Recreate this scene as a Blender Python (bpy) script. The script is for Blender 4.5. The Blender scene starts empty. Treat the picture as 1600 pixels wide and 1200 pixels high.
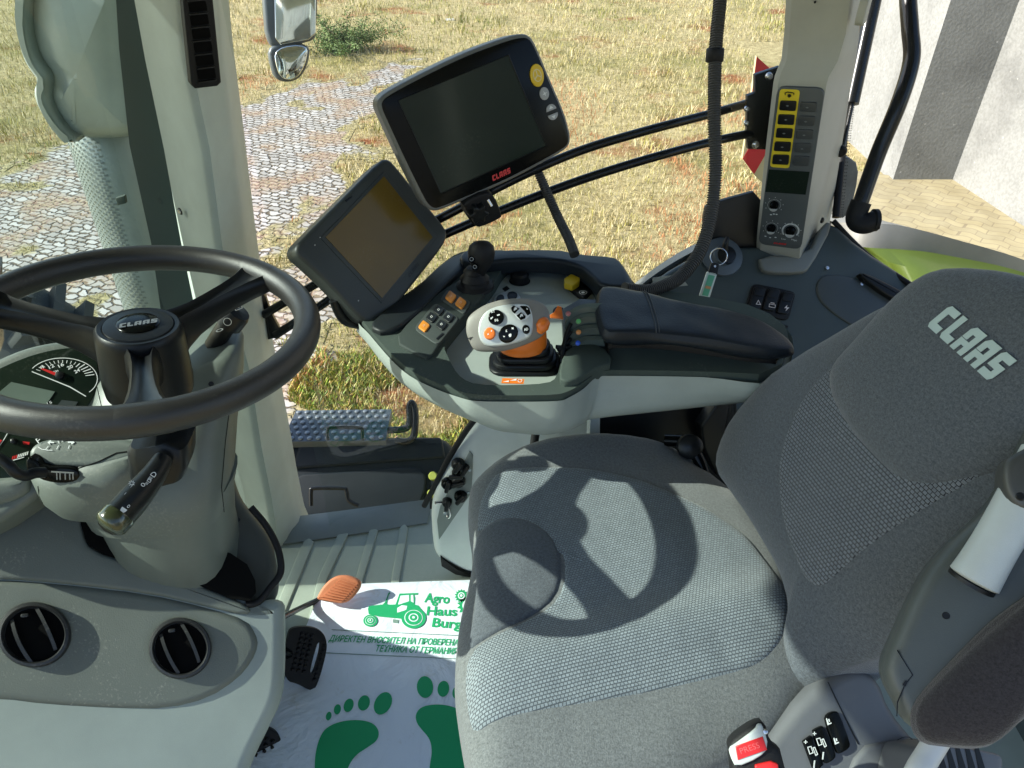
import bpy, bmesh, math, random
import numpy as np
from mathutils import Vector, Matrix, noise
R=math.radians; PI=math.pi
random.seed(7)
S=bpy.context.scene; COL=S.collection
# ---------------- camera, sky, sun, exposure ----------------
PITCH=37.0; FPX=1155.0; EYE=Vector((0,0,1.42)); GZ=-1.4
cam=bpy.data.cameras.new('camera'); cam.lens=FPX/1600*36; cam.sensor_width=36; cam.clip_start=.02; cam.clip_end=500
co=bpy.data.objects.new('camera',cam); COL.objects.link(co); co.location=EYE; co.rotation_euler=(R(90-PITCH),0,0); S.camera=co
SUN=Vector((-.521,-.020,.362)).normalized()
w=bpy.data.worlds.new('World'); S.world=w; w.use_nodes=True; nt=w.node_tree
sky=nt.nodes.new('ShaderNodeTexSky'); sky.sky_type='NISHITA'; sky.sun_disc=False
sky.sun_elevation=math.asin(SUN.z); sky.sun_rotation=math.atan2(SUN.x,SUN.y)
nt.links.new(sky.outputs[0],nt.nodes['Background'].inputs[0]); nt.nodes['Background'].inputs[1].default_value=.135
sl=bpy.data.lights.new('sun','SUN'); sl.energy=4.4; sl.angle=R(.5); sl.color=(1,.95,.87)
so=bpy.data.objects.new('sun',sl); COL.objects.link(so); so.rotation_euler=SUN.to_track_quat('Z','Y').to_euler(); so.location=(-5,0,8)
S.render.engine='CYCLES'
S.view_settings.view_transform='Standard'; S.view_settings.look='None'; S.view_settings.exposure=1.2; S.view_settings.gamma=1
S.cycles.max_bounces=8; S.cycles.transparent_max_bounces=12; S.cycles.caustics_reflective=False; S.cycles.caustics_refractive=False
# ---------------- geometry helpers ----------------
_t=R(PITCH); CF=Vector((0,math.cos(_t),-math.sin(_t))); CU=Vector((0,math.sin(_t),math.cos(_t)))
def ray(u,v): return CF+Vector((1,0,0))*((u-800)/FPX)-CU*((v-600)/FPX)
def at(u,v,d): return EYE+ray(u,v)*d                    # real point seen at a pixel, d metres deep
class Fr:
    def __init__(s,o,x,y):
        s.o=Vector(o); s.x=Vector(x).normalized(); s.z=s.x.cross(Vector(y)).normalized(); s.y=s.z.cross(s.x)
    @staticmethod
    def N(o,n,xh):
        n=Vector(n).normalized(); x=Vector(xh); x=x-n*x.dot(n); return Fr(o,x,n.cross(x))
    def hit(s,u,v):
        r=ray(u,v); p=EYE+r*((s.o-EYE).dot(s.z)/r.dot(s.z)); q=p-s.o; return (q.dot(s.x),q.dot(s.y))
    def P(s,a,b,c=0): return s.o+s.x*a+s.y*b+s.z*c
    def off(s,c): return Fr(s.P(0,0,c),s.x,s.y)
    def tr(s,pts): return [s.hit(*p) for p in pts]
    def rot(s,deg,o=None):
        c,k=math.cos(R(deg)),math.sin(R(deg)); return Fr(o if o is not None else s.o,s.x*c+s.y*k,s.y*c-s.x*k)
def Fz(z): return Fr((0,0,z),(1,0,0),(0,1,0))
def Fy(y): return Fr((0,y,0),(1,0,0),(0,0,1))
def Zm(ox,oy,sc,pts): return [(ox+x/sc,oy+y/sc) for x,y in pts]
def area(p): return sum(p[i][0]*p[(i+1)%len(p)][1]-p[(i+1)%len(p)][0]*p[i][1] for i in range(len(p)))/2
def ccw(p): return list(p) if area(p)>0 else list(p)[::-1]
def chk(p,k=2,closed=True):
    if closed and len(p)<=6 and k==1: return rc(p)
    for _ in range(k):
        q=[]; n=len(p)
        for i in range(n if closed else n-1):
            a,b=p[i],p[(i+1)%n]; q+=[tuple(a[j]*.75+b[j]*.25 for j in range(len(a))),tuple(a[j]*.25+b[j]*.75 for j in range(len(a)))]
        if not closed: q=[tuple(p[0])]+q[1:-1]+[tuple(p[-1])]
        p=q
    return p
def rc(p,f=.14,n=3):
    o=[]; m=len(p); sh=min((Vector(p[i])-Vector(p[i-1])).length for i in range(m))
    for i in range(m):
        a,b,c=Vector(p[i-1]),Vector(p[i]),Vector(p[(i+1)%m]); d=sh*f*1.3; u=b+(a-b).normalized()*d; v=b+(c-b).normalized()*d
        for j in range(n+1): t=j/n; o.append(tuple(u*(1-t)**2+b*2*t*(1-t)+v*t*t))
    return o
def crom(p,k=8,closed=False):
    p=[Vector(x) for x in p]; n=len(p); out=[]
    for i in range(n if closed else n-1):
        if closed: a,b,c,d=p[i-1],p[i],p[(i+1)%n],p[(i+2)%n]
        else: a,b,c,d=p[max(i-1,0)],p[i],p[i+1],p[min(i+2,n-1)]
        for j in range(k):
            t=j/k; out.append(.5*((2*b)+(c-a)*t+(2*a-5*b+4*c-d)*t*t+(3*b-a-3*c+d)*t**3))
    if not closed: out.append(p[-1])
    return out
def rr(w,h,r,n=5,cx=0,cy=0):
    o=[]
    for (sx,sy,a) in ((1,1,0),(-1,1,90),(-1,-1,180),(1,-1,270)):
        for i in range(n+1):
            t=R(a+90*i/n); o.append((cx+sx*(w/2-r)+r*math.cos(t),cy+sy*(h/2-r)+r*math.sin(t)))
    return o
def ell(a,b,n=28,cx=0,cy=0,ang=0):
    c,s=math.cos(R(ang)),math.sin(R(ang)); o=[]
    for i in range(n):
        t=2*PI*i/n; x,y=a*math.cos(t),b*math.sin(t); o.append((cx+x*c-y*s,cy+x*s+y*c))
    return o
def inset(p,d):
    n=len(p); o=[]
    for i in range(n):
        a,b,c=Vector(p[i-1]),Vector(p[i]),Vector(p[(i+1)%n]); e=(b-a); f=(c-b)
        if e.length<1e-9 or f.length<1e-9: o.append(tuple(b)); continue
        e.normalize(); f.normalize(); n1=Vector((-e.y,e.x)); n2=Vector((-f.y,f.x)); m=n1+n2
        if m.length<1e-4: m=n1
        m.normalize(); k=max(m.dot(n1),.5); o.append(tuple(b+m*(d/k)))
    return o
# ---------------- object helpers ----------------
WL={}
def wl(o): return WL.get(o.name,Vector((0,0,0))) if o else Vector((0,0,0))
def mesh_obj(name,V,F,mat,par=None,uv=None,ang=38,mats=None,mi=None,recalc=True):
    V=[Vector(v) for v in V]
    if par is not None: o0=wl(par)
    else:
        zs=min(v.z for v in V); o0=Vector((sum(v.x for v in V)/len(V),sum(v.y for v in V)/len(V),zs))
    me=bpy.data.meshes.new(name); me.from_pydata([v-o0 for v in V],[],F)
    if mi: 
        for m in mats: me.materials.append(m)
        for p,i in zip(me.polygons,mi): p.material_index=i
    elif mat: me.materials.append(mat)
    if uv:
        l=me.uv_layers.new(name='UVMap')
        for lp in me.loops: l.data[lp.index].uv=uv[lp.vertex_index]
    if recalc:
        bm=bmesh.new(); bm.from_mesh(me); bmesh.ops.recalc_face_normals(bm,faces=bm.faces); bm.to_mesh(me); bm.free()
    for p in me.polygons: p.use_smooth=True
    me.set_sharp_from_angle(angle=R(ang))
    o=bpy.data.objects.new(name,me); COL.objects.link(o)
    if par is not None: o.parent=par; WL[o.name]=o0
    else: o.location=o0; WL[o.name]=o0
    return o
def thing(name,label,cat,loc,group=None):
    o=bpy.data.objects.new(name,None); COL.objects.link(o); o.location=loc; o.empty_display_size=.05; WL[o.name]=Vector(loc)
    o['label']=label; o['category']=cat
    if group: o['group']=group
    return o
def tag(o,label=None,cat=None,group=None,kind=None):
    for k,v in (('label',label),('category',cat),('group',group),('kind',kind)):
        if v: o[k]=v
    return o
class MB:
    def __init__(s): s.V=[]; s.F=[]
    def add(s,V,F): n=len(s.V); s.V+=[Vector(v) for v in V]; s.F+=[[i+n for i in f] for f in F]; return s
    def out(s,name,mat,par=None,**k): return mesh_obj(name,s.V,s.F,mat,par,**k)
def rings(rs,cap0=True,cap1=True,closed=True):
    n=len(rs[0]); V=[v for r in rs for v in r]; F=[]
    for k in range(len(rs)-1):
        for i in range(n if closed else n-1):
            j=(i+1)%n; F.append((k*n+i,k*n+j,(k+1)*n+j,(k+1)*n+i))
    if cap0: F.append(tuple(range(n))[::-1])
    if cap1: F.append(tuple((len(rs)-1)*n+i for i in range(n)))
    return V,F
def g_plate(fr,poly,t,bev=.001,off=0,seg=3,crown=0,holes=None):
    p=ccw(poly); rs=[[fr.P(a,b,off-t) for a,b in p]]
    if bev<=0: rs.append([fr.P(a,b,off) for a,b in p])
    else:
        for i in range(seg+1):
            q=R(90*i/seg); pp=inset(p,bev*(1-math.cos(q))); rs.append([fr.P(a,b,off-bev+bev*math.sin(q)) for a,b in pp])
    if crown:
        pp=inset(p,bev); cx=sum(a for a,b in pp)/len(pp); cy=sum(b for a,b in pp)/len(pp)
        for k in range(1,7):
            s=1-k/6.5; rs.append([fr.P(cx+(a-cx)*s,cy+(b-cy)*s,off+crown*(1-s*s)) for a,b in pp])
    return rings(rs)
def plate(name,fr,poly,t,mat,par=None,bev=.001,off=0,seg=3,crown=0,**k):
    V,F=g_plate(fr,poly,t,bev,off,seg,crown); return mesh_obj(name,V,F,mat,par,**k)
def g_holed(fr,outer,holes,t,off=0):
    bm=bmesh.new(); V=[];es=[]
    loops=[ccw(outer)]+[ccw(h)[::-1] for h in holes]
    res=[]
    for L in loops:
        vs=[bm.verts.new((a,b,0)) for a,b in L]; 
        for i in range(len(vs)): bm.edges.new((vs[i-1],vs[i]))
    bmesh.ops.triangle_fill(bm,use_beauty=True,use_dissolve=False,edges=bm.edges[:])
    bm.verts.index_update(); n=len(bm.verts)
    P=[(v.co.x,v.co.y) for v in bm.verts]; T=[[v.index for v in f.verts] for f in bm.faces]; bm.free()
    V=[fr.P(a,b,off) for a,b in P]+[fr.P(a,b,off-t) for a,b in P]; F=T+[[i+n for i in f][::-1] for f in T]
    k=0
    for L in loops:
        m=len(L)
        for i in range(m): a,b=k+(i-1)%m,k+i; F.append((a,b,b+n,a+n))
        k+=m
    return V,F
def g_tube(pts,r,n=12,k=6,smooth=True,rf=None,cap=True):
    p=crom(pts,k) if smooth and len(pts)>2 else [Vector(x) for x in pts]
    rs=[]; m=len(p); prev=None
    for i in range(m):
        t=(p[min(i+1,m-1)]-p[max(i-1,0)]).normalized()
        if prev is None: a=t.orthogonal().normalized()
        else: a=(prev-t*prev.dot(t)).normalized()
        prev=a; b=t.cross(a); rad=rf(i/(m-1),i) if rf else (r if not isinstance(r,(list,tuple)) else r[0]+(r[1]-r[0])*i/(m-1))
        rs.append([p[i]+(a*math.cos(2*PI*j/n)+b*math.sin(2*PI*j/n))*rad for j in range(n)])
    return rings(rs,cap,cap)
def tube(name,pts,r,mat,par=None,**k):
    V,F=g_tube(pts,r,**k); return mesh_obj(name,V,F,mat,par)
def hose(name,pts,r,mat,par=None,pitch=.0045):
    p=crom(pts,12); L=sum((p[i+1]-p[i]).length for i in range(len(p)-1)); n=int(L/pitch)*4
    q=[];ac=[0]
    for i in range(len(p)-1): ac.append(ac[-1]+(p[i+1]-p[i]).length)
    j=0
    for i in range(n+1):
        s=L*i/n
        while j<len(p)-2 and ac[j+1]<s: j+=1
        q.append(p[j].lerp(p[j+1],(s-ac[j])/max(ac[j+1]-ac[j],1e-9)))
    V,F=g_tube(q,r,n=14,smooth=False,rf=lambda t,i:r*(1 if i%4<2 else .80)); return mesh_obj(name,V,F,mat,par,ang=60)
def g_lathe(fr,prof,n=32,cx=0,cy=0):
    rs=[[fr.P(cx+r*math.cos(2*PI*i/n),cy+r*math.sin(2*PI*i/n),z) for i in range(n)] for r,z in prof]; return rings(rs)
def lathe(name,fr,prof,mat,par=None,n=32,cx=0,cy=0,**k):
    V,F=g_lathe(fr,prof,n,cx,cy); return mesh_obj(name,V,F,mat,par,**k)
def g_box(fr,w,h,d,cx=0,cy=0,cz=0,bev=.002):
    return g_plate(fr,rr(w,h,min(bev*1.5,min(w,h)*.45),2,cx,cy),d,bev=min(bev,d*.4),off=cz+d/2,seg=2)
def box(name,fr,w,h,d,mat,par=None,cx=0,cy=0,cz=0,bev=.002):
    V,F=g_box(fr,w,h,d,cx,cy,cz,bev); return mesh_obj(name,V,F,mat,par)
def star(poly,n,c=None):
    """resample a star shaped outline by angle about its centre"""
    if c is None: c=(sum(a for a,b in poly)/len(poly),sum(b for a,b in poly)/len(poly))
    out=[]
    for i in range(n):
        t=2*PI*i/n; dx,dy=math.cos(t),math.sin(t); best=0
        for k in range(len(poly)):
            x1,y1=poly[k-1][0]-c[0],poly[k-1][1]-c[1]; x2,y2=poly[k][0]-c[0],poly[k][1]-c[1]
            ex,ey=x2-x1,y2-y1; den=dx*ey-dy*ex
            if abs(den)<1e-12: continue
            s=(x1*ey-y1*ex)/den; q=(x1*dy-y1*dx)/den
            if s>0 and -1e-6<=q<=1+1e-6: best=max(best,s)
        out.append(best)
    return c,out
class Pad:
    """upholstered body: star outline in a frame with a crowned top and rolled edge"""
    def __init__(s,fr,poly,h,drop,p=3.0,n=144,c=None,extra=None):
        s.fr=fr; s.c,s.r=star(poly,n,c); s.n=n; s.h=h; s.p=p; s.drop=drop; s.extra=extra
    def rad(s,t):
        x=(t%(2*PI))/(2*PI)*s.n; i=int(x)%s.n; f=x-int(x); return s.r[i]*(1-f)+s.r[(i+1)%s.n]*f
    def H(s,a,b):
        dx,dy=a-s.c[0],b-s.c[1]; q=min(math.hypot(dx,dy)/s.rad(math.atan2(dy,dx)),1); z=s.h*(1-q**s.p)**.6
        z+=.0022*noise.noise(Vector((a*11,b*11,s.c[0]*50)))+.0012*noise.noise(Vector((a*31,b*23,5)))
        if s.extra: z+=s.extra(a,b,q)
        return z
    def build(s,name,mat,par,uvrot=0):
        rs=[];uv=[];K=26
        cu,su=math.cos(R(uvrot)),math.sin(R(uvrot))
        for k in range(K+1):
            q=.02+.98*math.sin(k/K*PI/2); r=[]
            for i in range(s.n):
                t=2*PI*i/s.n; a=s.c[0]+math.cos(t)*s.r[i]*q; b=s.c[1]+math.sin(t)*s.r[i]*q
                r.append(s.fr.P(a,b,s.H(a,b))); uv.append((a*cu-b*su,a*su+b*cu))
            rs.append(r)
        for k in range(1,7):
            r=[]; e=math.sin(k/6*PI)*.006-.018*(k/6)**3; z=-s.drop*(k/6)
            for i in range(s.n):
                t=2*PI*i/s.n; a=s.c[0]+math.cos(t)*(s.r[i]+e); b=s.c[1]+math.sin(t)*(s.r[i]+e)
                r.append(s.fr.P(a,b,z)); uv.append((a*cu-b*su+z,a*su+b*cu+z))
            rs.append(r)
        V,F=rings(rs); return mesh_obj(name,V,F,mat,par,uv=uv,ang=80)
    def patch(s,name,poly,mat,par,off=.0015,uvrot=0,n=120,c=None,seam=.004,puff=0):
        c,r=star(poly,n,c); rs=[];uv=[];K=22; cu,su=math.cos(R(uvrot)),math.sin(R(uvrot))
        for k in range(K+1):
            q=.02+.98*k/K; rg=[]
            for i in range(n):
                t=2*PI*i/n; a=c[0]+math.cos(t)*r[i]*q; b=c[1]+math.sin(t)*r[i]*q
                e=(1-q)*r[i]; z=s.H(a,b)+off+puff*(1-q**6) if e>seam else s.H(a,b)-.003+(off+.003+puff*(1-q**6))*math.sin(e/seam*PI/2)
                rg.append(s.fr.P(a,b,z)); uv.append((a*cu-b*su,a*su+b*cu))
            rs.append(rg)
        q=[s.fr.P(c[0]+math.cos(2*PI*i/n)*r[i],c[1]+math.sin(2*PI*i/n)*r[i],-.02+s.H(c[0]+math.cos(2*PI*i/n)*r[i],c[1]+math.sin(2*PI*i/n)*r[i])) for i in range(n)]
        rs.append(q); uv+=[(0,0)]*n
        V,F=rings(rs,True,True); return mesh_obj(name,V,F,mat,par,uv=uv,ang=80)
def text_mb(s,fr,p0,p1,h=None,shear=0,bold=.0,ext=.0004,off=.0006,local=False,mb=None):
    """lettering whose baseline runs p0 -> p1 on the frame plane; h = cap height in metres"""
    cu=bpy.data.curves.new('lettering','FONT'); cu.body=s; cu.size=1; cu.shear=shear; cu.offset=bold; cu.resolution_u=3
    ob=bpy.data.objects.new('lettering',cu); COL.objects.link(ob); dg=bpy.context.evaluated_depsgraph_get(); dg.update()
    me=ob.evaluated_get(dg).to_mesh(); P=[v.co.copy() for v in me.vertices]; T=[list(p.vertices) for p in me.polygons]
    ob.evaluated_get(dg).to_mesh_clear(); bpy.data.objects.remove(ob); bpy.data.curves.remove(cu)
    if not P: return mb
    x0=min(v.x for v in P); x1=max(v.x for v in P)
    a=p0 if local else fr.hit(*p0); b=p1 if local else fr.hit(*p1)
    ex=Vector((b[0]-a[0],b[1]-a[1])); L=ex.length; ex.normalize(); ey=Vector((-ex.y,ex.x)); sx=L/(x1-x0); sy=(h/.73) if h else sx
    V=[fr.P(*(Vector(a)+ex*((v.x-x0)*sx)+ey*(v.y*sy)),off) for v in P]
    mb=mb or MB(); mb.add(V,T); return mb
LOGO={'C':([(.12,0),(.75,0),(.75,.27),(.32,.27),(.32,.73),(.75,.73),(.75,1),(.12,1),(0,.86),(0,.14)],.9),
'L':([(.12,0),(.7,0),(.7,.27),(.32,.27),(.32,1),(0,1),(0,.14)],.84),
'A':([(0,0),(.3,0),(.3,.28),(.5,.28),(.5,0),(.8,0),(.8,1),(.16,1),(0,.84),(0,.5),(.3,.5),(.3,.74),(.5,.74),(.5,.48),(0,.48)],.96),
'S':([(0,0),(.63,0),(.75,.13),(.75,.6),(.31,.6),(.31,.74),(.75,.74),(.75,1),(.12,1),(0,.87),(0,.38),(.44,.38),(.44,.26),(0,.26)],.8)}
def logo_mb(fr,p0,p1,h,shear=.22,off=.0008,t=.0006,local=False):
    a=p0 if local else fr.hit(*p0); b=p1 if local else fr.hit(*p1)
    ex=Vector((b[0]-a[0],b[1]-a[1])); L=ex.length; ex.normalize(); ey=Vector((-ex.y,ex.x))
    W=sum(LOGO[c][1] for c in 'CLAAS'); sx=L/W; x=0; mb=MB()
    for c in 'CLAAS':
        p=[(x+q[0]+shear*q[1]*1.0,q[1]) for q in LOGO[c][0]]
        q=[tuple(Vector(a)+ex*(u*sx)+ey*(v*h)) for u,v in p]
        mb.add(*g_plate(fr,q,t,bev=0,off=off)); x+=LOGO[c][1]
    return mb
from mathutils.bvhtree import BVHTree
def surf(objs,pts,lift=.0004):
    """points on the surface of built meshes, found by looking along the pixel rays"""
    tr=[BVHTree.FromPolygons([v.co+wl(o) for v in o.data.vertices],[p.vertices[:] for p in o.data.polygons]) for o in objs]; out=[]
    for u,v in pts:
        r=ray(u,v).normalized(); h=[t.ray_cast(EYE,r) for t in tr]; h=[x for x in h if x[0] is not None]
        if h: x=min(h,key=lambda q:q[3]); out.append(x[0]-r*lift)
    return out
def seam(name,objs,pts,mat,par,r=.0011,step=5):
    q=[]
    for a,b in zip(pts[:-1],pts[1:]):
        n=max(1,int(math.hypot(b[0]-a[0],b[1]-a[1])/step)); q+=[(a[0]+(b[0]-a[0])*i/n,a[1]+(b[1]-a[1])*i/n) for i in range(n)]
    s=surf(objs,q+[pts[-1]],0); return tube(name,s,r,mat,par,n=6,k=1) if len(s)>2 else None
# ---------------- materials ----------------
MATS={}
def nodes(name):
    m=bpy.data.materials.new(name); m.use_nodes=True; t=m.node_tree; return m,t,t.nodes['Principled BSDF']
def N(t,typ,**k):
    n=t.nodes.new(typ)
    for a,b in k.items():
        if a.startswith('i_'):
            key=a[2:]; key=int(key) if key.isdigit() else key.replace('_',' ')
            n.inputs[key].default_value=b
        else: setattr(n,a,b)
    return n
def ramp(t,src,stops):
    r=N(t,'ShaderNodeValToRGB'); e=r.color_ramp.elements
    while len(e)<len(stops): e.new(.5)
    for i,(p,c) in enumerate(stops): e[i].position=p; e[i].color=(*c,1) if len(c)==3 else c
    t.links.new(src,r.inputs[0]); return r.outputs[0]
def plastic(name,col,rough=.45,grain=900,bump=.25,var=.06,dust=.0,spec=.5,metal=0,coat=0):
    m,t,b=nodes(name); c=N(t,'ShaderNodeTexCoord'); L=t.links
    n1=N(t,'ShaderNodeTexNoise',i_Scale=7.,i_Detail=5.,i_Roughness=.65); L.new(c.outputs['Object'],n1.inputs['Vector'])
    lo=tuple(x*(1-var*1.5) for x in col); hi=tuple(min(x*(1+var*1.5),1) for x in col)
    base=ramp(t,n1.outputs['Fac'],[(.3,lo),(.7,hi)])
    if dust:
        n2=N(t,'ShaderNodeTexNoise',i_Scale=260.,i_Detail=3.); L.new(c.outputs['Object'],n2.inputs['Vector'])
        n3=N(t,'ShaderNodeTexNoise',i_Scale=9.,i_Detail=4.); L.new(c.outputs['Object'],n3.inputs['Vector'])
        mm=N(t,'ShaderNodeMath',operation='MULTIPLY'); L.new(n2.outputs['Fac'],mm.inputs[0]); L.new(n3.outputs['Fac'],mm.inputs[1])
        f=ramp(t,mm.outputs[0],[(.33,(0,0,0)),(.46,(dust,dust,dust))])
        mx=N(t,'ShaderNodeMix',data_type='RGBA'); L.new(f,mx.inputs[0]); L.new(base,mx.inputs[6]); mx.inputs[7].default_value=(.5,.48,.42,1); base=mx.outputs[2]
    L.new(base,b.inputs['Base Color'])
    rr_=N(t,'ShaderNodeMapRange'); L.new(n1.outputs['Fac'],rr_.inputs[0]); rr_.inputs[3].default_value=max(rough-.07,.02); rr_.inputs[4].default_value=rough+.09
    L.new(rr_.outputs[0],b.inputs['Roughness'])
    b.inputs['Specular IOR Level'].default_value=spec; b.inputs['Metallic'].default_value=metal; b.inputs['Coat Weight'].default_value=coat; b.inputs['Coat Roughness'].default_value=.08
    if bump:
        g=N(t,'ShaderNodeTexNoise',i_Scale=float(grain),i_Detail=2.); L.new(c.outputs['Object'],g.inputs['Vector'])
        bp=N(t,'ShaderNodeBump',i_Strength=bump,i_Distance=.0006); L.new(g.outputs['Fac'],bp.inputs['Height']); L.new(bp.outputs[0],b.inputs['Normal'])
    return m
def fabric(name,col,kind,dark=None):
    m,t,b=nodes(name); L=t.links; uv=N(t,'ShaderNodeUVMap'); b.inputs['Roughness'].default_value=.95; b.inputs['Specular IOR Level'].default_value=.135
    b.inputs['Sheen Weight'].default_value=.35; b.inputs['Sheen Roughness'].default_value=.45
    n1=N(t,'ShaderNodeTexNoise',i_Scale=520.,i_Detail=3.,i_Roughness=.7); L.new(uv.outputs[0],n1.inputs['Vector'])
    if kind=='velour':
        n2=N(t,'ShaderNodeTexNoise',i_Scale=230.,i_Detail=5.,i_Roughness=.7); L.new(uv.outputs[0],n2.inputs['Vector'])
        ad=N(t,'ShaderNodeMath',operation='ADD'); L.new(n1.outputs['Fac'],ad.inputs[0]); L.new(n2.outputs['Fac'],ad.inputs[1])
        L.new(ramp(t,ad.outputs[0],[(.75,tuple(x*.62 for x in col)),(1.25,tuple(x*1.3 for x in col))]),b.inputs['Base Color'])
        ad.use_clamp=False
        bp=N(t,'ShaderNodeBump',i_Strength=.8,i_Distance=.0012); L.new(n1.outputs['Fac'],bp.inputs['Height']); L.new(bp.outputs[0],b.inputs['Normal'])
        # ramp input above exceeds 1, so halve it
        hv=N(t,'ShaderNodeMath',operation='MULTIPLY',i_1=.5)
        for l in list(L):
            if l.from_node==ad: tgt=l.to_socket; L.remove(l); L.new(ad.outputs[0],hv.inputs[0]); L.new(hv.outputs[0],tgt)
        e=[n for n in t.nodes if n.type=='VALTORGB'][0].color_ramp.elements; e[0].position=.38; e[1].position=.62
        return m
    br=N(t,'ShaderNodeTexBrick',i_Scale=1.,i_Mortar_Size=.0006 if kind=='knit' else .0007,i_Mortar_Smooth=.35,i_Brick_Width=.0050 if kind=='knit' else .0058,i_Row_Height=.0040 if kind=='knit' else .0048)
    br.inputs['Color1'].default_value=(*col,1); br.inputs['Color2'].default_value=(*[x*.8 for x in col],1); br.inputs['Mortar'].default_value=(*dark,1)
    L.new(uv.outputs[0],br.inputs['Vector'])
    mx=N(t,'ShaderNodeMix',data_type='RGBA',blend_type='MULTIPLY',i_0=.45); L.new(br.outputs[0],mx.inputs[6]); L.new(ramp(t,n1.outputs['Fac'],[(.3,(.55,.55,.55)),(.7,(1,1,1))]),mx.inputs[7]); L.new(mx.outputs[2],b.inputs['Base Color'])
    inv=N(t,'ShaderNodeMath',operation='SUBTRACT',i_0=1.); L.new(br.outputs['Fac'],inv.inputs[1])
    bp=N(t,'ShaderNodeBump',i_Strength=1.,i_Distance=.0022); L.new(inv.outputs[0],bp.inputs['Height']); L.new(bp.outputs[0],b.inputs['Normal'])
    return m
def glass(name,tint,refl=.9,frit=None):
    m,t,b=nodes(name); t.nodes.remove(b); L=t.links; out=t.nodes['Material Output']
    tr=N(t,'ShaderNodeBsdfTransparent'); tr.inputs[0].default_value=(*tint,1); gl=N(t,'ShaderNodeBsdfGlossy',i_Roughness=.01)
    fz=N(t,'ShaderNodeFresnel',i_IOR=1.45); mu=N(t,'ShaderNodeMath',operation='MULTIPLY',i_1=refl); L.new(fz.outputs[0],mu.inputs[0])
    mx=N(t,'ShaderNodeMixShader'); L.new(mu.outputs[0],mx.inputs[0]); L.new(tr.outputs[0],mx.inputs[1]); L.new(gl.outputs[0],mx.inputs[2]); L.new(mx.outputs[0],out.inputs[0])
    return m
LIGHT=plastic('light_grey_plastic',(.31,.35,.325),.5,dust=.12)
PILL=plastic('pillar_plastic',(.50,.565,.52),.5,dust=.05)
CREAM=plastic('warm_grey_plastic',(.36,.36,.31),.5)
DECK=plastic('dark_green_grey_plastic',(.06,.077,.068),.66,spec=.12,dust=.1)
DASH=plastic('dash_grey_plastic',(.135,.15,.132),.55,grain=600,bump=.5,dust=.35)
COLM=plastic('column_grey_plastic',(.125,.145,.128),.45,dust=.12,var=.1)
CONS=plastic('side_console_plastic',(.052,.068,.068),.42,spec=.4)
BLACK=plastic('black_plastic',(.008,.009,.010),.33,spec=.28)
BLKM=plastic('matt_black_rubber',(.011,.011,.012),.55,grain=500,bump=.5,spec=.25)
GLOSS=plastic('gloss_black',(.003,.0035,.0035),.16,bump=0,spec=.16)
RIMM=plastic('steering_wheel_skin',(.022,.021,.02),.36,grain=1400,bump=.5,dust=.05)
PAINTB=plastic('black_painted_steel',(.007,.008,.009),.25,bump=.1,coat=.15,spec=.3)
GREYS=plastic('grey_bezel',(.17,.175,.17),.4)
SCRD=plastic('dark_screen_glass',(.012,.02,.014),.12,bump=0,spec=.25,dust=.03)
SCRO=plastic('amber_reflection_screen',(.15,.095,.016),.22,bump=0,spec=.3,dust=.05)  # amber reflection on the blank screen put into its base colour
LEATH=plastic('armrest_leather',(.009,.013,.019),.42,grain=420,bump=.8,spec=.3)
ORG=plastic('orange_plastic',(.75,.17,.015),.4,bump=.05); ORK=plastic('orange_key',(.72,.26,.03),.45)
PEDO=plastic('orange_pedal_rubber',(.62,.2,.09),.6,dust=.15)
YEL=plastic('yellow_plastic',(.78,.52,.02),.42); RED=plastic('red_plastic',(.62,.02,.02),.3,bump=.05)
REDL=plastic('red_print',(.6,.03,.03),.4,bump=0); WPR=plastic('white_print',(.75,.77,.75),.5,bump=0); GRPR=plastic('pale_logo_print',(.36,.45,.44),.6,bump=.2)
SILV=plastic('silver_face',(.52,.55,.54),.38,metal=.35,bump=.05); STEEL=plastic('bright_steel',(.6,.6,.6),.25,metal=1,bump=.05)
WARMG=plastic('warm_grey_grip',(.20,.19,.17),.5); BLUE=plastic('blue_marker',(.02,.1,.6),.3); GRN=plastic('green_marker',(.1,.4,.12),.3)
GPRINT=plastic('green_print',(.008,.36,.13),.6,bump=0,var=.02)
KNIT=fabric('knit_cushion_fabric',(.275,.315,.34),'knit',(.085,.1,.115))
RIB=fabric('ribbed_back_fabric',(.185,.205,.23),'rib',(.035,.04,.05))
VEL=fabric('grey_velour',(.155,.163,.165),'velour'); VELD=fabric('dark_velour',(.092,.103,.117),'velour'); VELW=fabric('brown_velour',(.04,.036,.04),'velour')
GLS=glass('cab_glass',(.90,.93,.90)); GLT=glass('tinted_windscreen_glass',(.72,.83,.78)); CLEARG=plastic('mirror_glass',(.85,.87,.85),.02,metal=1,bump=0)
EXH=plastic('exhaust_grey_metal',(.36,.40,.38),.42,metal=.3); NAVY=plastic('tank_black_plastic',(.008,.013,.017),.5,spec=.2); GREENP=plastic('green_paint',(.085,.125,.018),.42,coat=.2,bump=.05)
SIDEP=plastic('seat_side_plastic',(.12,.125,.135),.45); PALE=plastic('pale_handle_plastic',(.50,.54,.53),.35); TYRE=plastic('tyre_rubber',(.05,.055,.05),.8,grain=200,bump=.6,dust=.3)
LCD=plastic('grey_green_lcd',(.13,.17,.14),.25,bump=0)
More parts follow.
